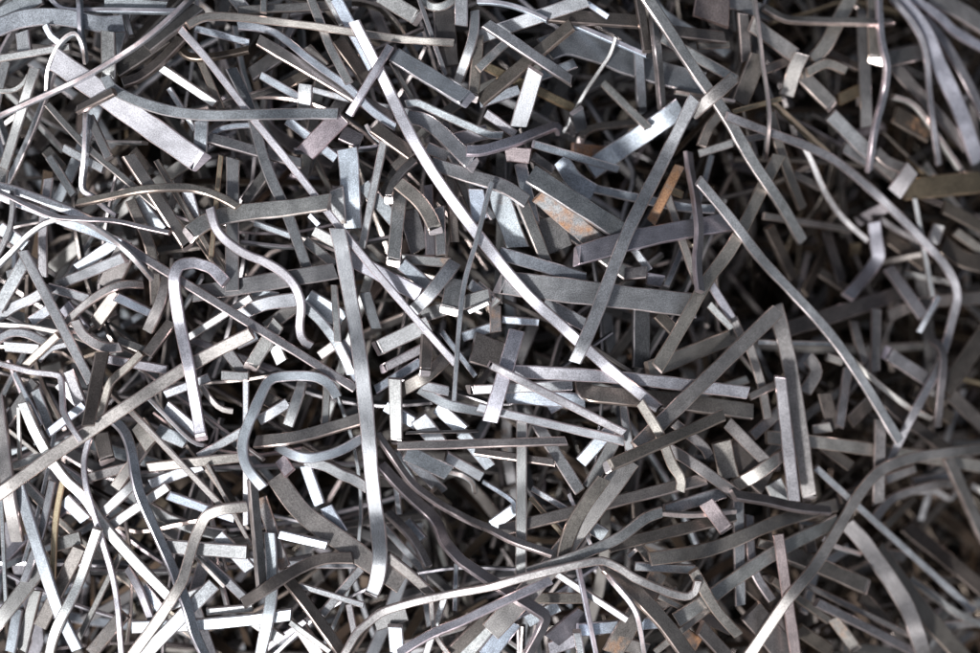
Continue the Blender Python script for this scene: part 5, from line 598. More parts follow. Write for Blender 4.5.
LOOSE = """6.8|4.2|-13|0.95|u|0|0|-433.9,293.9,32.2 -428.7,283.6,31.4 -419.4,276.5,30
4.9|8.0|-3|0.60|u|0|1|-406.3,325.1,16.6 -402.1,318.3,27.4 -400.3,314,32.9 -399.2,309.6,36 -398.7,303.9,37.5 -398.2,290.7,37.7 -398,284.3,36.4 -398.2,279.4,32.5 -399.5,272.5,22.3
5.9|4.2|-15|0.95|n|0|0|-314.4,233.3,26.8 -301.8,213,26 -289.3,192.7,24.8
7.9|5.6|2|0.35|t|0|0|-284.7,262.2,22.6 -274.7,238.3,22.5 -264.3,213.6,22.1
8.9|5.6|-10|0.80|n|0|0|-425.9,178.5,-3.3 -395.3,162.7,13.1 -380.2,154.9,19.8
11.1|5.6|17|0.30|n|0|0|-448,177.4,-15 -429.2,157.9,-5.5
14.8|5.6|-11|0.60|n|0|0|-461.2,290.2,17.2 -458.6,269.5,18
5.0|4.0|-3|0.60|n|0|0|-486.2,233.5,10.4 -474.8,233.6,11.7 -469.2,234.9,12.4 -461,241.3,13.5 -456.6,248.4,14
11.8|5.6|10|0.25|t|0|0|-350.2,172,26.6 -336.4,153,25.7
5.9|4.2|-5|0.65|u|0|0|-275.9,185.5,21.6 -268.6,192.3,21.3 -263,194.9,20.7 -250.2,197.7,18.9 -237,198.5,17
12.9|5.6|-11|0.50|n|0|0|-253,325.7,14 -237.5,307.6,14.1
5.9|4.2|-4|0.55|n|0|0|-161.5,325,16.9 -153.3,310.2,13.7 -147.5,299.8,8.9
6.9|4.2|8|0.55|n|0|0|-222.7,324.2,20.2 -221.9,315.5,26.6 -221.6,306.6,30
5.0|4.0|14|0.40|n|0|0|-98.6,263.2,4.4 -77.9,226.9,4
15.0|5.6|-13|0.45|p|0|0|-41.5,183.9,5 -2.6,194.5,3.6
12.9|5.6|-6|0.50|n|0|0|-28.3,325.5,15.1 -28.4,297.4,13.9
7.9|5.6|-9|0.80|n|0|0|-66.2,324.2,4.3 -62.5,319.8,9.3 -59.4,317.2,11.9 -55.9,316,13 -51,315.8,13.4 -46.6,316.8,13.1 -42.3,319.2,11.9 -38,322.5,8.8 -33.8,326,4.1
13.8|5.6|-6|0.60|n|0|0|-180.7,237.1,26.8 -181.1,230.3,26.3 -181.5,224.7,24.6 -182.2,219.3,21.7 -183.1,213.1,17
7.9|5.6|-7|0.65|u|0|0|-224.7,246.1,26.5 -199.2,231.9,21.9 -195.1,229.7,20.5 -190.3,227.2,17.3
10.9|5.6|18|0.30|t|0|0|-204.9,236.8,13.9 -170.6,255.6,10.2
7.9|5.6|-4|0.40|t|0|0|-181,277.7,9.4 -163,258.5,8.6
9.0|5.6|9|0.35|t|0|0|-96,157.9,5.2 -64.9,185.2,4.7
4.0|8.0|1|0.90|n|0|1|-123.2,200.7,5.4 -118.8,192.8,5.2 -106.4,182.1,4.8
11.9|5.6|-6|0.60|n|0|0|-63.2,177.6,13.2 -42.8,169.6,5.1
15.9|5.6|11|0.30|p|0|0|-147.5,192.5,8.2 -128.2,183.6,7.3
6.0|4.2|-15|0.95|u|0|0|97.9,322.2,1.8 101.5,318.6,6 105.2,315.5,8.5 117.2,307,10.4
8.9|5.6|-7|0.65|n|0|0|-11.8,251.7,30.4 -5.1,258.6,28.2 -0.2,263.8,25.4 18.1,282.9,8.8 24.3,287.3,3.2
10.1|5.6|-4|0.60|u|0|0|48.9,251.4,-9.5 85.7,267,-22.3
11.0|5.6|-7|0.50|u|0|0|-10,223.1,3.2 28.9,235.7,5.7
7.2|4.2|-4|0.40|t|0|0|213.7,288.5,-40.7 247.8,292.4,-51.6
14.4|5.6|9|0.42|u|0|0|87.9,219.6,-23.7 93.8,205.3,-53.2
15.7|5.6|-2|0.55|q|9|0|85.2,181.9,-45.8 103.5,182.1,-60.6 126,182.6,-80.8
9.0|5.6|-10|0.65|p|0|0|-4.3,212.7,3.4 25.2,192.6,-1.8
10.1|5.6|11|0.30|n|0|0|42.3,171.3,-8.4 63.6,157.7,-15.1
4.1|8.0|-4|0.60|t|0|1|189.3,240,-33 217,236.3,-36.7 251.6,232,-42.8
5.2|4.0|-7|0.50|g|0|0|250.7,221.3,-43.3 261.6,224.3,-43.6 271.8,227.2,-45.2 302.9,236.8,-55.7
10.3|5.6|8|0.42|t|0|0|239,220.7,-48 226.9,207,-42.4 223,199.6,-39.9 217,185.5,-36.5
8.2|5.6|-1|0.43|n|0|0|215.6,178.5,-44.7 249.7,188.7,-40
9.5|5.6|-6|0.32|t|0|0|284.5,267.3,-66.5 297.3,273,-71.9 322.7,284.6,-84.6
9.7|5.6|18|0.23|t|0|0|359.3,296.8,-104.3 372.2,291.8,-108.4 399.8,281.5,-119.3
13.0|5.6|-4|0.30|g|0|0|375.6,244.2,-107.8 402.4,257.3,-118.5
5.3|8.0|3|0.75|g|0|1|295,236.5,-66.9 323.6,215.4,-82.4 343.3,201.4,-94.3 363.5,187.4,-107.5
12.0|5.6|-3|0.43|n|0|0|384.1,195,-118.9 395.8,189.3,-124.4 415.7,180,-135.5
12.1|5.6|5|0.40|t|0|0|422.8,192.3,-130.6 429.5,185.2,-131.1 434.8,181.1,-132.4 442,178,-134.9 457.3,173.5,-140.6
3.3|2.4|-2|0.25|t|0|0|430.1,215.9,-136.1 455,195,-143.7 480.9,173.3,-151.7
7.3|4.2|-7|0.43|n|0|0|245.6,189.6,-47 262,193.4,-52.4 292.3,200.7,-64.7
9.0|5.6|-3|0.50|n|0|0|-439.2,38.8,4.1 -425,34.9,6 -399.5,27.8,6.5
8.8|5.6|-5|0.65|u|0|0|-364.9,29,33.5 -353.2,22.9,26.9 -333.7,12.2,10.9
5.0|8.0|-6|0.70|n|0|1|-490.6,2.5,12.2 -453.6,-0.3,12.8 -423.6,-5.2,13.8 -395.7,-4.5,14.6
9.9|5.6|8|0.42|t|0|0|-287.7,87.4,14.3 -262.8,51.5,9.9
8.0|5.6|-0|0.38|u|0|0|-440.9,169.3,-1.2 -426.7,149.6,4.1 -413.2,130.5,8.4
9.0|5.6|5|0.45|n|0|0|-484.9,168,-1.9 -486.9,142.8,2.9
11.8|5.6|-4|0.65|n|0|0|-297.9,133.2,20.7 -289.8,101.4,16.7
13.8|5.6|-8|0.80|u|0|0|-348.8,125.3,22.3 -324.1,94.9,18.3
12.9|5.6|-3|0.60|n|0|0|-479.8,49.1,6.9 -464.9,54.3,4.8
13.9|5.6|-12|0.50|p|0|0|-423,20.6,6 -401.8,-5.3,7.7
11.0|5.6|-6|0.85|n|0|0|-456.7,5,6 -433.7,20.6,5
12.9|5.6|-7|0.70|u|0|0|-486.6,98.1,9.3 -461.5,80.1,7.2
10.9|5.6|-13|0.52|n|0|0|-174,94.7,13.8 -137.8,74.6,14.4
6.0|4.2|-17|0.98|u|0|0|-179.2,110.7,7.4 -170.2,101.4,7
6.0|4.2|-4|0.65|u|0|0|-233.8,102.4,10.7 -198.1,89.9,7.7
10.0|5.6|5|0.48|n|0|0|-183.9,85.3,7.3 -154.3,61.5,5.9
11.9|5.6|21|0.30|n|0|0|-242,122.1,15.3 -217.6,155.7,14.9
6.0|4.2|-6|0.70|u|0|0|-251.4,24.5,6.6 -237.9,30.8,6.5 -230.7,33,6.4 -223.8,33.1,6.3 -210,31,5.8
9.0|5.6|7|0.55|u|0|0|-113.9,-62.9,7.6 -91.4,-49,7.3 -68.7,-35,7
4.9|4.0|-8|0.92|n|0|0|-20.3,14.5,35.5 -1.3,23.1,42.3
10.8|5.6|-2|0.60|n|0|0|-19.3,41.6,14.4 2.6,24.1,25.3
13.9|5.6|-7|0.60|u|0|0|-125.7,141.1,6.2 -108.9,121.8,9.5 -91.6,101.7,12.8
10.0|5.6|4|0.32|n|0|0|-31.2,151.7,4 -14.3,110.2,4.1
13.9|5.6|10|0.32|n|0|0|-222.9,-1.5,6.6 -193.1,20.6,6.5
7.2|4.2|-7|0.60|g|0|0|187.9,140.7,-48.9 198.9,135.6,-44.5
8.0|5.6|-11|0.70|n|0|0|144.1,78.2,-4.7 159.7,56,-3.4
12.9|5.6|18|0.35|p|0|0|134.2,51.8,3.8 155.9,53.7,7
12.0|5.6|-12|0.50|p|0|0|156.9,48.1,-1.8 172.9,45.6,-4.9
5.1|4.0|-15|0.90|g|0|0|199.2,87.8,-24.4 204,82.5,-24.5 208.6,82.6,-24.8
12.1|5.6|11|0.30|t|0|0|167.6,12.9,-4 187,-5.4,-12.1
11.9|5.6|-8|0.70|n|0|0|-12.5,40,6.6 -1.3,29.4,14.1 6.8,21.7,18.3
11.9|5.6|5|0.55|t|4|0|5.1,20.5,7.9 5.3,8.6,12 5.6,-5.3,14.8
8.0|5.6|-11|0.80|u|0|0|12.1,7.1,5.6 48.4,4.5,5.5
7.2|4.2|-7|0.75|n|0|0|224.4,22.5,-32.6 239.4,6.7,-33.1 247.7,-1.5,-36.3
9.2|5.6|-5|0.60|p|0|0|225.7,43.8,-32.1 248.4,9.2,-40.2
14.0|5.6|8|0.28|n|0|0|42,122.1,1.5 61.5,98.6,2.2
13.6|5.6|-3|0.24|p|0|0|420.6,120.5,-196.2 438.6,130.5,-178.3 448.8,136.1,-170.5
13.5|5.6|-8|0.80|t|0|0|505.6,114.2,-171.9 499.3,93.8,-174.4
6.8|4.2|-10|0.50|t|0|0|438.8,121.5,-171.4 447.2,116.2,-173 466.3,105.9,-178.3 489.7,94.7,-179.3
6.8|4.2|-4|0.32|t|0|0|450,73.6,-194.9 456.9,75.2,-183.8 462.8,76.5,-177 470.1,78.1,-171.5 483.3,80.9,-163.7
6.8|4.2|-6|0.40|n|0|0|469.3,60.3,-181.9 490.7,55.3,-175.5 519.4,49.1,-171.3
12.8|5.6|5|0.32|g|0|0|426,97.1,-227.6 426.6,83.5,-229.9
10.2|5.6|-9|0.45|t|0|0|524.8,107,-174.2 560.3,84,-183
6.6|4.2|-6|0.70|n|0|0|497.5,32.8,-150.3 489.7,21.1,-145.5 484.3,12.4,-143.7 479.7,3.7,-143.9 475,-6.1,-145.9
5.6|4.0|-11|0.58|t|0|0|521.1,190.5,-172 537.3,168.9,-176.2
4.5|3.2|1|0.32|g|0|0|463.6,188,-151.8 491.4,164.4,-161.6
15.5|5.6|-11|0.43|t|0|0|423.5,186.2,-137.9 453.1,166.1,-150.7
8.7|5.6|7|0.30|n|0|0|324.4,163.2,-98.4 337.5,159.2,-108.7 361.5,152.5,-130.8
10.3|5.6|4|0.27|t|0|0|373.9,65.5,-200.2 410.3,41.7,-202.4
14.7|5.6|6|0.25|t|0|0|509.5,134.4,-167.9 529.1,125.3,-173 565.1,109.2,-184
9.9|5.6|3|0.60|u|0|0|58.7,-82.9,7.6 83.3,-68.7,7
12.9|5.6|0|0.72|u|0|0|90.3,-134.3,11.1 104.1,-118.4,14.6 121.3,-99.1,16.3
10.1|5.6|-2|0.42|t|0|0|185.1,-97.1,-8.3 212.3,-118.6,-10.6 217.7,-124.5,-10.9 220.8,-130.5,-11
5.3|4.0|-14|0.80|n|0|0|278.6,-16.2,-59.3 296.6,-16.7,-69.4 321.3,-17.5,-85.6 347.2,-18.2,-102.4 373,-19,-118.9
8.2|5.6|16|0.38|t|0|0|266.6,-72.2,-37.2 276.4,-68,-38.9 284.5,-64.6,-41.4 301.7,-58.1,-51
11.4|5.6|2|0.45|t|0|0|270.4,-112.8,-42.9 288,-98.6,-50.3 306.1,-84.2,-58.8
8.0|4.2|-13|0.95|t|0|0|478.8,-185.3,-172.2 493.6,-185.8,-180.9 505.2,-187.1,-190.4 513,-189.6,-197.6 525.8,-196.4,-209.9 531.5,-198.7,-216.1 536.9,-198.5,-222.2 543.9,-193.6,-231.1
5.6|4.0|-6|0.36|g|0|0|527.2,-57.7,-168.2 556,-64.8,-179.2
10.6|5.6|-3|0.62|t|0|0|341.5,-109.4,-78.9 360.2,-106.1,-79.6
15.0|5.6|-15|0.24|t|0|0|385.2,-101.8,-96.3 409.2,-81.5,-107.2
10.0|5.6|-4|0.60|t|0|0|434.7,-168.3,-137 447.1,-165,-143.5 473.2,-158.6,-159.4
12.5|5.6|-5|0.60|n|0|0|477.4,-176.7,-177.7 490.2,-175.2,-182.7 525.9,-171.7,-199.1
9.3|5.6|-6|0.50|t|0|0|251.1,9.4,-47.4 266.5,-24.3,-50.5
8.6|5.6|-11|0.54|t|0|0|361.5,-32.2,-103.9 379.8,-37.9,-107.4
17.4|5.6|20|0.24|t|0|0|427.4,-77.8,-116.7 444.5,-92.2,-121.9 461.9,-106.8,-127.5
14.4|5.6|7|0.22|t|0|0|464.2,-70.1,-135.1 480.8,-81,-142.3 515.4,-103.3,-159.5
13.4|5.6|13|0.25|t|0|0|464.7,-107.5,-136.6 478.8,-116.7,-145.1 500.6,-130.6,-160 523.9,-145.6,-176
12.8|5.6|10|0.27|t|0|0|350.5,-125.4,-79.6 363,-134.1,-84.6 385,-149.1,-95.3
4.0|8.0|6|0.92|n|0|1|-342.9,-68.3,4.3 -333.9,-76.5,8.4 -327.4,-82.7,10.4 -310.9,-99.1,11.5 -302.6,-107.6,11 -296.5,-113.2,9.7 -291.4,-116.7,7.5 -286,-118.1,4.9
5.0|4.0|-6|0.60|u|0|0|-472.5,-46.3,7.1 -461.4,-65.1,11.7 -443.8,-97.4,15.8
7.9|5.6|-6|0.70|n|0|0|-281.4,-283,7.6 -259,-281,8.7 -235.7,-279,9.7
9.9|5.6|1|0.50|n|0|0|-383.2,-184.2,9.7 -370.1,-172.5,15.3 -362.2,-165.4,17.6 -355.6,-159.3,18 -348.7,-152.6,16.6
9.0|5.6|-5|0.80|u|0|0|-344.1,-258.3,5.4 -324.5,-285.5,5.9
4.0|8.0|0|0.92|n|0|1|-290.8,-228.7,10.4 -278.3,-240.4,13.5 -262,-256.6,15.2
9.0|5.6|-8|0.70|n|0|0|-465.2,-154.7,4.1 -440.5,-180.7,4.2
7.9|5.6|-2|0.55|t|0|0|-461.5,-39.2,10.3 -444.3,-25.5,18.8 -424,-8.3,25.3
7.9|5.6|3|0.55|n|0|0|-492.2,-14.4,5 -475.9,-7.2,13.7 -470.6,-6.1,15.9 -464.4,-6.1,17.7 -458.6,-7,18.3 -453.4,-8.5,17.8 -440.8,-15.4,12.8
6.0|4.2|-7|0.50|n|0|0|-449.5,-33.8,4.4 -441.1,-25.5,4.7 -436.4,-22.1,4.8 -430.3,-19.8,5 -416.8,-16.9,5.1
9.0|5.6|17|0.35|n|0|0|-369.6,-13.7,7.1 -341.2,-25.1,6.8
9.0|5.6|-5|0.68|n|0|0|-323.4,-67.5,5.2 -301.8,-59.2,5.4 -279.2,-50.6,5.5
6.0|4.2|-11|0.52|t|0|0|-285.7,-59.4,11.7 -276.7,-72.4,9.3 -270.6,-79.2,7.3 -265.3,-82.5,6.3 -256,-84.3,5.1
4.0|3.2|6|0.50|t|0|0|-277.8,-135,25.2 -262.3,-167.1,17.5 -250.3,-190.9,14 -237.4,-217,9.3
8.0|5.6|-3|0.68|n|0|0|-475.4,-139,8.3 -462.6,-134.7,9.1 -442.5,-127.8,5.8
8.9|5.6|-2|0.70|u|0|0|-437.5,-105.7,13.3 -418.2,-91.3,17.2 -399.3,-77,20.3
11.0|5.6|8|0.35|n|0|0|-482,-96.1,4.3 -467.6,-75.3,4.6 -453.2,-54.5,4.8
17.8|5.6|-7|0.62|t|0|0|-348,-96.9,10.2 -341.2,-105.1,16.1 -332.7,-116.8,20
4.0|3.2|-3|0.60|n|0|0|-467.2,-80,11.8 -467.6,-97.2,9.7 -469.1,-133.8,3.3
9.9|5.6|2|0.50|n|0|0|-265.6,-48.4,9 -255,-48.9,12.2 -238.8,-49.7,14.3
11.9|5.6|-4|0.35|n|0|0|-266.2,-18.2,6 -242.9,-49.3,5.6
10.0|5.6|6|0.50|t|2|0|-398.9,-150.6,4.4 -361.1,-140.2,4.7
13.0|5.6|-8|0.80|n|0|0|-428.5,-55.8,5.1 -407.8,-76.6,4.9
13.0|5.6|-9|0.70|n|0|0|-439.1,-133.7,4.5 -402.7,-159.6,4.6
11.0|5.6|-10|0.50|n|0|0|-482.8,-19.5,5.5 -449,-22.1,5.8
12.0|5.6|-7|0.85|n|0|0|-322.1,-79.1,5.2 -290.9,-105,5.6
13.0|5.6|-7|0.70|u|0|0|-423.5,-171.6,4.4 -402.7,-192.3,4.6
14.0|5.6|6|0.45|n|0|0|-436.5,-218.3,4.3 -407.9,-210.5,4.5
12.9|5.6|-5|0.60|n|0|0|-321.9,-277.6,6.2 -285.3,-264.4,7.3
12.9|5.6|-3|0.70|n|0|0|-269.8,-207.4,7.5 -254,-224.1,8.4 -238.4,-240.8,9.3
12.8|5.6|-2|0.80|q|0|0|-207,-131.3,12.7 -197.1,-144.4,19.8
8.0|5.6|6|0.52|n|0|0|-163.9,-57.8,-7.2 -165.2,-98.6,-1.7
12.9|5.6|-7|0.98|n|0|0|-214.1,-19.4,5.9 -207.2,-35.4,5.1
10.0|5.6|3|0.50|u|0|0|-251.5,-18.2,5.9 -232.1,-8.6,5.9
10.9|5.6|-3|0.65|n|0|0|-229.2,-93.2,7.6 -217.6,-86.3,9.8 -200.3,-75.7,10.5
14.0|5.6|4|0.30|t|0|0|-224.4,-70.1,5.1 -200.8,-84.8,-1.9
9.9|5.6|-6|0.60|n|0|0|-66,-57.6,21.3 -53.2,-60.7,20.1 -41.5,-63.7,16.4
3.0|2.4|23|0.25|n|0|0|-83,-105.2,16.6 -67.5,-104.5,20.5 -49.3,-104,20.3 -27.3,-103.6,17.7 -11.9,-103.6,11.7
5.1|8.0|-2|0.92|n|0|1|-42.5,-147.3,-26.4 -36.5,-148.4,-21.8 -31.5,-149.4,-19.3 -27.2,-150.9,-18.8 -23.6,-153,-20.3 -20.5,-155.6,-23.5 -18.1,-159,-28.1 -15.6,-169.2,-42.3
17.8|5.6|-9|0.92|n|0|0|-70.6,-89.9,19.3 -62.1,-101.1,14.5 -50.6,-116.8,5.2
12.1|5.6|-3|0.65|n|0|0|-78.7,-131.7,11.6 -70.1,-142,1 -60.2,-154.4,-14.8 -49.3,-167.9,-31.9
8.0|5.6|-4|0.60|u|0|0|-93.3,-123.1,7.2 -86.3,-138.2,-0.6 -77.6,-157.8,-13.6
9.9|5.6|1|0.60|t|0|0|-168.3,-28.5,7.7 -160.3,-22.9,11.7 -150.7,-16.2,14.5
6.0|4.2|2|0.55|u|0|0|-48,-5.2,5.1 -31.4,-26.8,5.7 -14.3,-49.3,6.3
10.0|5.6|-3|0.68|u|0|0|-27.2,-10.4,6 1.3,-0.8,5.7
13.9|5.6|-1|0.60|u|0|0|-150.4,-16.9,5.5 -129.6,-50.6,6.2
11.9|5.6|-11|0.85|u|0|0|-103.5,-78.9,8.7 -72.5,-97.1,8.3
13.0|5.6|-9|0.70|u|0|0|-28.6,-105.2,4.2 -19.5,-116.3,-0.1 0,-140.5,-11.6
4.9|4.0|-6|0.62|t|0|0|-57.9,-261.8,24.2 -56.6,-282.9,26.4 -54.3,-296.7,30.1 -48.9,-307.7,33.9 -38.9,-320.7,36.3
21.7|5.6|1|0.78|n|0|0|-32.6,-325,18.5 -1,-293.5,18.4
6.9|4.2|-6|0.92|n|0|0|-45,-267.6,17.4 -53.9,-295,17.9 -63,-322.8,18
4.9|4.0|1|0.55|u|0|0|-33.6,-235.7,8.6 -34.1,-255.9,14.5 -34.7,-280.1,19.1
6.9|4.2|-0|0.55|p|0|0|-139.6,-274.6,14.6 -133.4,-306.7,15.1
5.9|4.2|-2|0.70|n|0|0|-196.8,-292.2,16.5 -191.6,-295.3,18.8 -186.7,-298.5,19.9 -157.6,-319.3,21.9
13.9|5.6|-9|0.60|t|0|0|-186.9,-298,13.5 -170.1,-323.7,14.2
6.1|4.2|-8|0.85|n|0|0|-94.9,-162.3,-16.5 -94,-173.2,-22.1 -92.8,-191,-33.1
8.2|5.6|13|0.28|t|0|0|-56.7,-165,-16.4 -50.5,-174.3,-27.3 -43,-184.4,-44.3
12.9|5.6|-3|0.60|u|0|0|-162.9,-178.7,9.5 -147.6,-204.8,8.1
11.9|5.6|-4|0.70|n|0|0|-237.8,-289.8,10 -206.6,-310.1,11.6
13.8|5.6|-6|0.40|n|0|0|-113.1,-293.3,17.4 -82.2,-282.9,18.2
12.2|5.6|-7|0.80|u|0|0|-85.3,-200.2,-32.6 -75.5,-209.9,-24.3 -68.7,-216.8,-19.5
5.0|8.0|-6|0.65|t|0|1|169.2,-185.7,6.2 200.5,-188.2,0.8 222.3,-187.3,-3.6 246.7,-185.7,-9.2
7.0|4.2|8|0.50|t|0|0|164.5,-324.6,3.8 195.9,-300.1,0.4 221,-281.7,-6
3.9|8.0|-0|0.92|n|0|1|78.2,-165.8,14.1 84.4,-180.1,17.2 88.7,-190,18.2 95.8,-206.5,18.6 100.7,-217.8,16.9
5.0|4.0|4|0.92|n|0|0|137,-228.7,9 158.9,-210.2,3.3
7.9|5.6|-5|0.55|t|0|0|144,-213.4,15.9 159.7,-231.3,7.4
5.0|4.0|-10|0.55|g|0|0|40.7,-170.4,3.2 57,-188.8,8.7 73.9,-207.9,12.7
6.0|4.2|-4|0.60|n|0|0|42,-161.3,3.7 59.1,-171.3,7.7 77.9,-182.4,10.9
15.1|5.6|9|0.30|t|6|0|187.3,-303.5,-5.3 209.4,-321,-12.8
7.8|5.6|-6|0.80|n|0|0|84.1,-294.8,42.9 86.9,-308.6,32.7 89.6,-321.9,21.4
13.8|5.6|-1|0.60|p|0|0|58.3,-318.2,15.6 84.2,-309.4,14.4
6.0|4.2|-2|0.68|t|0|0|163.1,-265,11.2 183.7,-275.9,5.8 188.5,-278.7,3.2 194.7,-282.4,-1.8
7.9|5.6|-20|0.33|t|0|0|-9.8,-292.4,27.3 23.5,-267.4,18.5
5.0|4.0|-10|0.92|u|0|0|-6.2,-159,-33.1 18.4,-171.5,-5.7 23.3,-175.5,-2.3 29.1,-185.6,0.3
12.1|5.6|3|0.68|u|0|0|3.1,-200.4,-15 26.6,-182,-5.7
12.9|5.6|-8|0.60|u|0|0|88.2,-191.3,11.8 114,-206.8,11.6
13.0|5.6|8|0.45|t|0|0|156,-285.4,6 188.6,-266.8,-4.8
12.8|5.6|-0|0.80|u|0|0|36.4,-290.9,16.8 67.4,-275.8,15.2
12.2|5.6|6|0.36|t|0|0|205.6,-289.6,-13.6 224.7,-298.8,-20.6 245.1,-308.8,-29.1
13.9|5.6|-1|0.40|t|0|0|119.1,-309.8,12.8 137.9,-315.7,10.4 155.9,-321.5,6.9
8.3|5.6|15|0.40|t|0|0|288.2,-258.7,-31.4 298.1,-266.1,-38.3 316,-279.6,-52.7 333.5,-292.6,-66.2 358.2,-311.1,-83
5.3|8.0|3|0.95|t|0|1|352.3,-223.7,-84.5 362,-230.6,-88.5 369.1,-234.6,-92.1 398.8,-245.2,-110.4
5.3|4.0|-2|0.68|n|0|0|325.4,-205.4,-72 344.9,-209.1,-79.1 372.1,-207.9,-93.8
9.1|5.6|8|0.29|t|0|0|508.7,-288.3,-187.7 552.3,-290.2,-198
12.3|5.6|-8|0.52|t|0|0|437.9,-251.5,-147.9 465.6,-258.6,-169.9
10.1|5.6|-11|0.52|t|0|0|506.5,-334.2,-159 531.2,-333.8,-169.4 556.6,-333.7,-180.9
12.6|5.6|15|0.30|t|0|0|334.3,-219.6,-71.7 338.4,-237.6,-72.7
18.7|5.6|-3|0.62|n|0|0|293.7,-161.1,-51.8 303.9,-181.8,-55.1
10.3|5.6|4|0.58|t|0|0|275.5,-222.3,-37.3 292.1,-226.8,-39.9
9.0|5.6|-6|0.32|t|0|0|441.1,-222.8,-158.9 451.7,-216,-167.7 468.6,-206.1,-183.7 485.7,-195.9,-199.6
7.0|4.2|-14|0.92|t|0|0|556.9,-183.7,-215.2 575.8,-193.6,-217.4
13.7|5.6|-4|0.25|t|0|0|322.7,-317,-66.2 340.3,-329.3,-73.2 359.3,-342.6,-81.7
14.0|5.6|20|0.22|t|0|0|398.2,-288.8,-102.9 417,-308.4,-109.9 436.1,-328.4,-117.4
12.4|5.6|-1|0.25|t|0|0|263,-241.4,-39.1 286.2,-226.7,-47.9
13.2|5.6|9|0.27|t|0|0|444.3,-324.6,-125.8 463.2,-337.4,-133.4 483.8,-351.3,-142.7
12.9|5.6|6|0.26|t|0|0|373.2,-183.8,-92.6 387.8,-180.7,-100.7 413.5,-175.7,-117.4"""


def pts(s):
    return [Vector(tuple(map(float, p.split(',')))) for p in s.split()]


for i, ln in enumerate(STRIPS.split('\n')):
    name, cat, w, t, roll, tone, hue, rust, edge, cut, ps, label = ln.split('|')
    w, t, roll, tone, rust, edge, cut = float(w), float(t), float(roll), float(tone), float(rust), edge == '1', int(cut)
    P = pts(ps)
    r = random.Random(i)
    skew = (r.uniform(-.32, .32), r.uniform(-.32, .32))
    slant = [.25 * r.random(), .25 * r.random()]
    # bevel shaped for light: steep unless the sheared end faces away from the sun
    for end, d in ((0, P[0] - P[1]), (1, P[-1] - P[-2])):
        if cut & (end + 1):
            slant[end] = 1.4 if d.x * -.62 + d.y * -.78 > -.35 * d.length else .35
    m = MB()
    C = m.strip(P, w, t, roll, tone, hue, rust, edge, i, skew=skew, slant=slant, twist=r.uniform(-9, 9))
    low = min(C, key=lambda p: p.z) * MM
    o = m.build(name, origin=low)
    o['label'] = label
    o['category'] = cat
    o['group'] = 'plate offcuts among the scrap strips' if cat == 'plate offcut' else 'scrap metal strips in the heap'
    # the sheared ends: bright bevelled faces, a part of their own
    for end in (0, 1):
        if not cut & (end + 1):
            continue
        seq = C if end else C[::-1]
        T = (seq[-1] - seq[-2]).normalized()
        ring = [Vector(p) for p in (m.v[-8:] if end else m.v[:8])]
        ctr = sum(ring, Vector()) / 8
        e = bpy.data.meshes.new('cut_end')
        nrm = (ring[0] - ring[4]).cross(ring[2] - ring[6]).normalized()
        if nrm.dot(T) < 0:
            nrm = -nrm
        k0 = [(ctr + (p - ctr) * .97 - nrm * .2 * MM) - low for p in ring]
        k1 = [(ctr + (p - ctr) * .97 + nrm * .2 * MM) - low for p in ring]
        k2 = [(ctr + (p - ctr) * .90 + nrm * .4 * MM) - low for p in ring]
        faces = [tuple(range(8))]
        for a in (0, 8):
            faces += [(a + k, a + (k + 1) % 8, a + 8 + (k + 1) % 8, a + 8 + k) for k in range(8)]
        faces.append(tuple(range(16, 24)))
        e.from_pydata(k0 + k1 + k2, [], faces)
        import bmesh
        bm = bmesh.new()
        bm.from_mesh(e)
        bmesh.ops.recalc_face_normals(bm, faces=bm.faces)
        bm.to_mesh(e)
        bm.free()
        lay = e.uv_layers.new(name='UVMap')
        for lp in e.loops:
            q = e.vertices[lp.vertex_index].co
            lay.data[lp.index].uv = (q.x + q.z, q.y)
        nl = len(e.loops)
        at = e.color_attributes.new('tint', 'FLOAT_COLOR', 'CORNER')
        tc = HUES[hue if hue in 'pu' else 'n']
        at.data.foreach_set('color', [*tc, 1.0] * nl)
        at = e.color_attributes.new('finish', 'FLOAT_COLOR', 'CORNER')
        at.data.foreach_set('color', [1.0, 0.9 if rust >= 2 and tone < .5 and name == 'curved_strip' else 0.0, r.random(), 1.0] * nl)
        e.materials.append(EDGE)
        eo = bpy.data.objects.new('cut_end', e)
        col.objects.link(eo)
        eo.parent = o
        eo['label'] = 'bright sheared end of the strip'

# ---------------------------------------------------------------- the mass of smaller strips filling the heap


def heap_top(x, y):
    """Height of the packed heap (mm) under the strips one can tell apart; it falls away to the right and has hollows."""
    px, py = x + 490, 326.5 - y
    s = min(max((px - 620) / 380, 0), 1.6)
    h = -200 * s ** 1.3 - 40 * min(max((200 - py) / 260, 0), 1) * min(max((px - 500) / 300, 0), 1)
    for cx, cy, r, a in ((935, 525, 55, -110), (835, 255, 75, -140), (615, 125, 65, -100), (130, 110, 150, 25), (450, 620, 200, 15), (470, 500, 50, -60),
                         (400, 520, 45, -45), (640, 190, 45, -45), (45, 150, 50, -40), (60, 265, 30, -35), (310, 400, 30, -30), (700, 345, 40, -10)):
        h += a * math.exp(-((px - cx) ** 2 + (py - cy) ** 2) / (r * r))
    # the heap slopes down to the ground well outside
    d = max(abs(x) - 560, abs(y) - 400, 0)
    return h - 0.45 * d


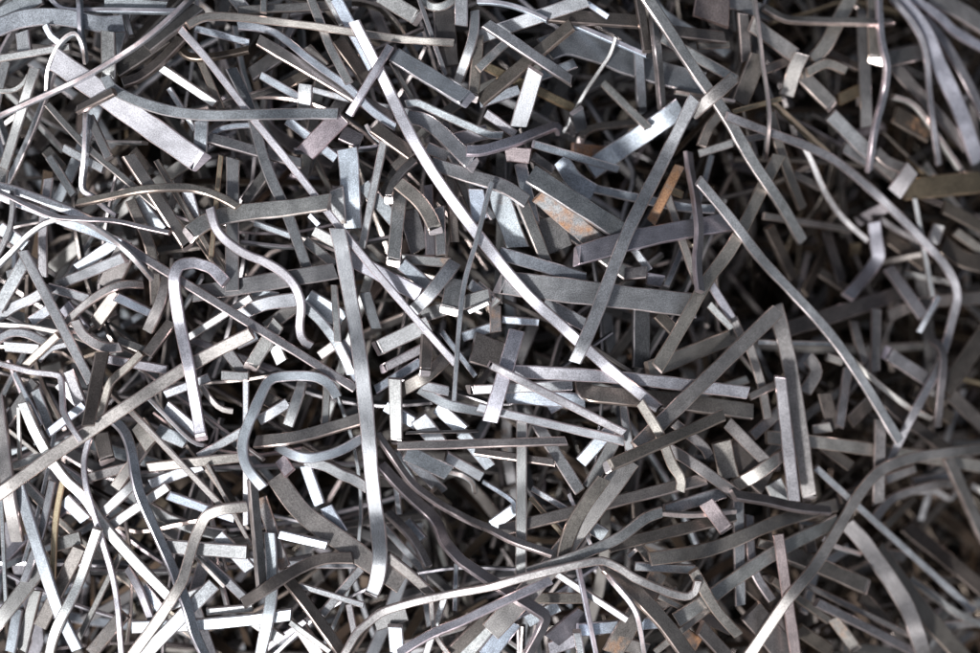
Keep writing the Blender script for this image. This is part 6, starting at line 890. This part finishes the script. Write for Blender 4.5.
mass = MB()
for i, ln in enumerate(LOOSE.split('\n')):
    w, t, roll, tone, hue, rust, edge, ps = ln.split('|')
    r = random.Random(5000 + i)
    mass.strip(pts(ps), float(w), float(t), float(roll), float(tone), hue, float(rust), edge == '1', 9000 + i, skew=(r.uniform(-.2, .2), r.uniform(-.2, .2)))
FILL = 4200
for i in range(FILL):
    x, y = rng.uniform(-850, 850), rng.uniform(-680, 680)
    inside = abs(x) < 500 and abs(y) < 340
    ln = rng.uniform(100, 300)
    a = rng.uniform(0, math.pi)
    ca, sa = math.cos(a), math.sin(a)
    lie = math.atan2(heap_top(x + ca * 60, y + sa * 60) - heap_top(x - ca * 60, y - sa * 60), 120)   # lies along the slope of the heap
    pitch = lie + math.radians(rng.gauss(0, 13))
    dx, dy, dz = math.cos(a) * math.cos(pitch), math.sin(a) * math.cos(pitch), math.sin(pitch)
    edge_on = rng.random() < (.55 if i < 600 else .1)
    w = rng.uniform(2.6, 5) if edge_on else rng.choice((4, 5, 6, 7, 8, 9, 10, 11, 12, 13))
    bow = rng.gauss(0, .07) * ln
    kink = rng.random() < .25                       # creased rather than bowed
    if kink:
        bow = rng.choice((-1, 1)) * rng.uniform(.08, .22) * ln
    ends = [(x + dx * ln * u, y + dy * ln * u) for u in (-.5, -.25, 0, .25, .5)]
    left = min(max((150 - x) / 500, 0), 1)
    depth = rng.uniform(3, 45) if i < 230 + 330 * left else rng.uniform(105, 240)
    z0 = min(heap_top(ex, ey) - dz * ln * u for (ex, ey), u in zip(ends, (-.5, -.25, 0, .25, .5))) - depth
    if z0 < -410:
        z0 = rng.uniform(-425, -380)
        dz = 0
    sh = lambda u: (1 - 2 * abs(u)) if kink else (1 - 4 * u * u)
    P = [Vector((ex - dy * bow * sh(u), ey + dx * bow * sh(u), max(-430, z0 + dz * ln * u))) for (ex, ey), u in zip(ends, (-.5, -.25, 0, .25, .5))]
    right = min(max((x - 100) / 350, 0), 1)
    tone = min(max(rng.gauss((.43 if i < 600 else .24) - .2 * right, .13), .08), .95)  # deep and right-hand fill is darker: shade painted into the tone
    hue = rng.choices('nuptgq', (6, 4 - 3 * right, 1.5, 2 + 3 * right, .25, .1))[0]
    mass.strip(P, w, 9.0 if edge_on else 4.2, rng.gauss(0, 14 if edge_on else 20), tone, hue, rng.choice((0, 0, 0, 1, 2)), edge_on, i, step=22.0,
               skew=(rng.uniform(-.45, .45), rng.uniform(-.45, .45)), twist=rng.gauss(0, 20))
mo = mass.build('scrap_strips')
mo['kind'] = 'stuff'
mo['label'] = 'mass of smaller steel strips filling the gaps and depth of the heap'

# ---------------------------------------------------------------- ground under the heap
me = bpy.data.meshes.new('ground')
g = 30.0
me.from_pydata([(-g, -g, -.44), (g, -g, -.44), (g, g, -.44), (-g, g, -.44)], [], [(0, 1, 2, 3)])
gm = bpy.data.materials.new('dark_yard_concrete')
gm.use_nodes = True
nt = gm.node_tree
tc = nt.nodes.new('ShaderNodeTexCoord')
nz = nt.nodes.new('ShaderNodeTexNoise')
nz.inputs['Scale'].default_value = 14
nz.inputs['Detail'].default_value = 8
cr = nt.nodes.new('ShaderNodeValToRGB')
cr.color_ramp.elements[0].color = (.008, .007, .006, 1)
cr.color_ramp.elements[1].color = (.02, .018, .016, 1)
nt.links.new(tc.outputs['Object'], nz.inputs['Vector'])
nt.links.new(nz.outputs['Fac'], cr.inputs['Fac'])
nt.links.new(cr.outputs['Color'], nt.nodes['Principled BSDF'].inputs['Base Color'])
nt.nodes['Principled BSDF'].inputs['Roughness'].default_value = .9
me.materials.append(gm)
go = bpy.data.objects.new('ground', me)
go['kind'] = 'structure'
col.objects.link(go)

# ---------------------------------------------------------------- light: overcast sky, soft sun from the lower left
EL, AZ = 46.0, math.degrees(math.atan2(-.62, -.78))
world = bpy.data.worlds.new('World')
scene.world = world
world.use_nodes = True
wn = world.node_tree
sky = wn.nodes.new('ShaderNodeTexSky')
sky.sky_type = 'NISHITA'
sky.sun_disc = False
sky.sun_elevation = math.radians(EL)
sky.sun_rotation = math.radians(AZ)
sky.air_density = 1.0
sky.dust_density = 3.0
sky.ozone_density = 1.0
hsv = wn.nodes.new('ShaderNodeHueSaturation')     # a cloud deck takes most of the blue out
hsv.inputs['Saturation'].default_value = .42
wn.links.new(sky.outputs[0], hsv.inputs['Color'])
wn.links.new(hsv.outputs[0], wn.nodes['Background'].inputs['Color'])
wn.nodes['Background'].inputs['Strength'].default_value = .05
sd = bpy.data.lights.new('sun', 'SUN')
sd.energy = 2.6
sd.angle = math.radians(6)
sd.color = (1.0, .992, .98)
so = bpy.data.objects.new('sun', sd)
a = math.radians(AZ)
dirv = Vector((math.sin(a) * math.cos(math.radians(EL)), math.cos(a) * math.cos(math.radians(EL)), math.sin(math.radians(EL))))
so.rotation_euler = dirv.to_track_quat('Z', 'Y').to_euler()
so.location = dirv * 5
col.objects.link(so)

# ---------------------------------------------------------------- camera
cd = bpy.data.cameras.new('camera')
cd.lens = 50
cd.sensor_width = 36
cd.clip_start = .05
cd.clip_end = 200
cd.dof.use_dof = True
cd.dof.focus_distance = 1.3611 - .03
cd.dof.aperture_fstop = 1.5
co = bpy.data.objects.new('camera', cd)
co.location = (0, 0, 1.3611)
col.objects.link(co)
scene.camera = co

scene.view_settings.view_transform = 'Standard'
scene.view_settings.look = 'None'
scene.view_settings.exposure = 1.1
scene.view_settings.gamma = 1
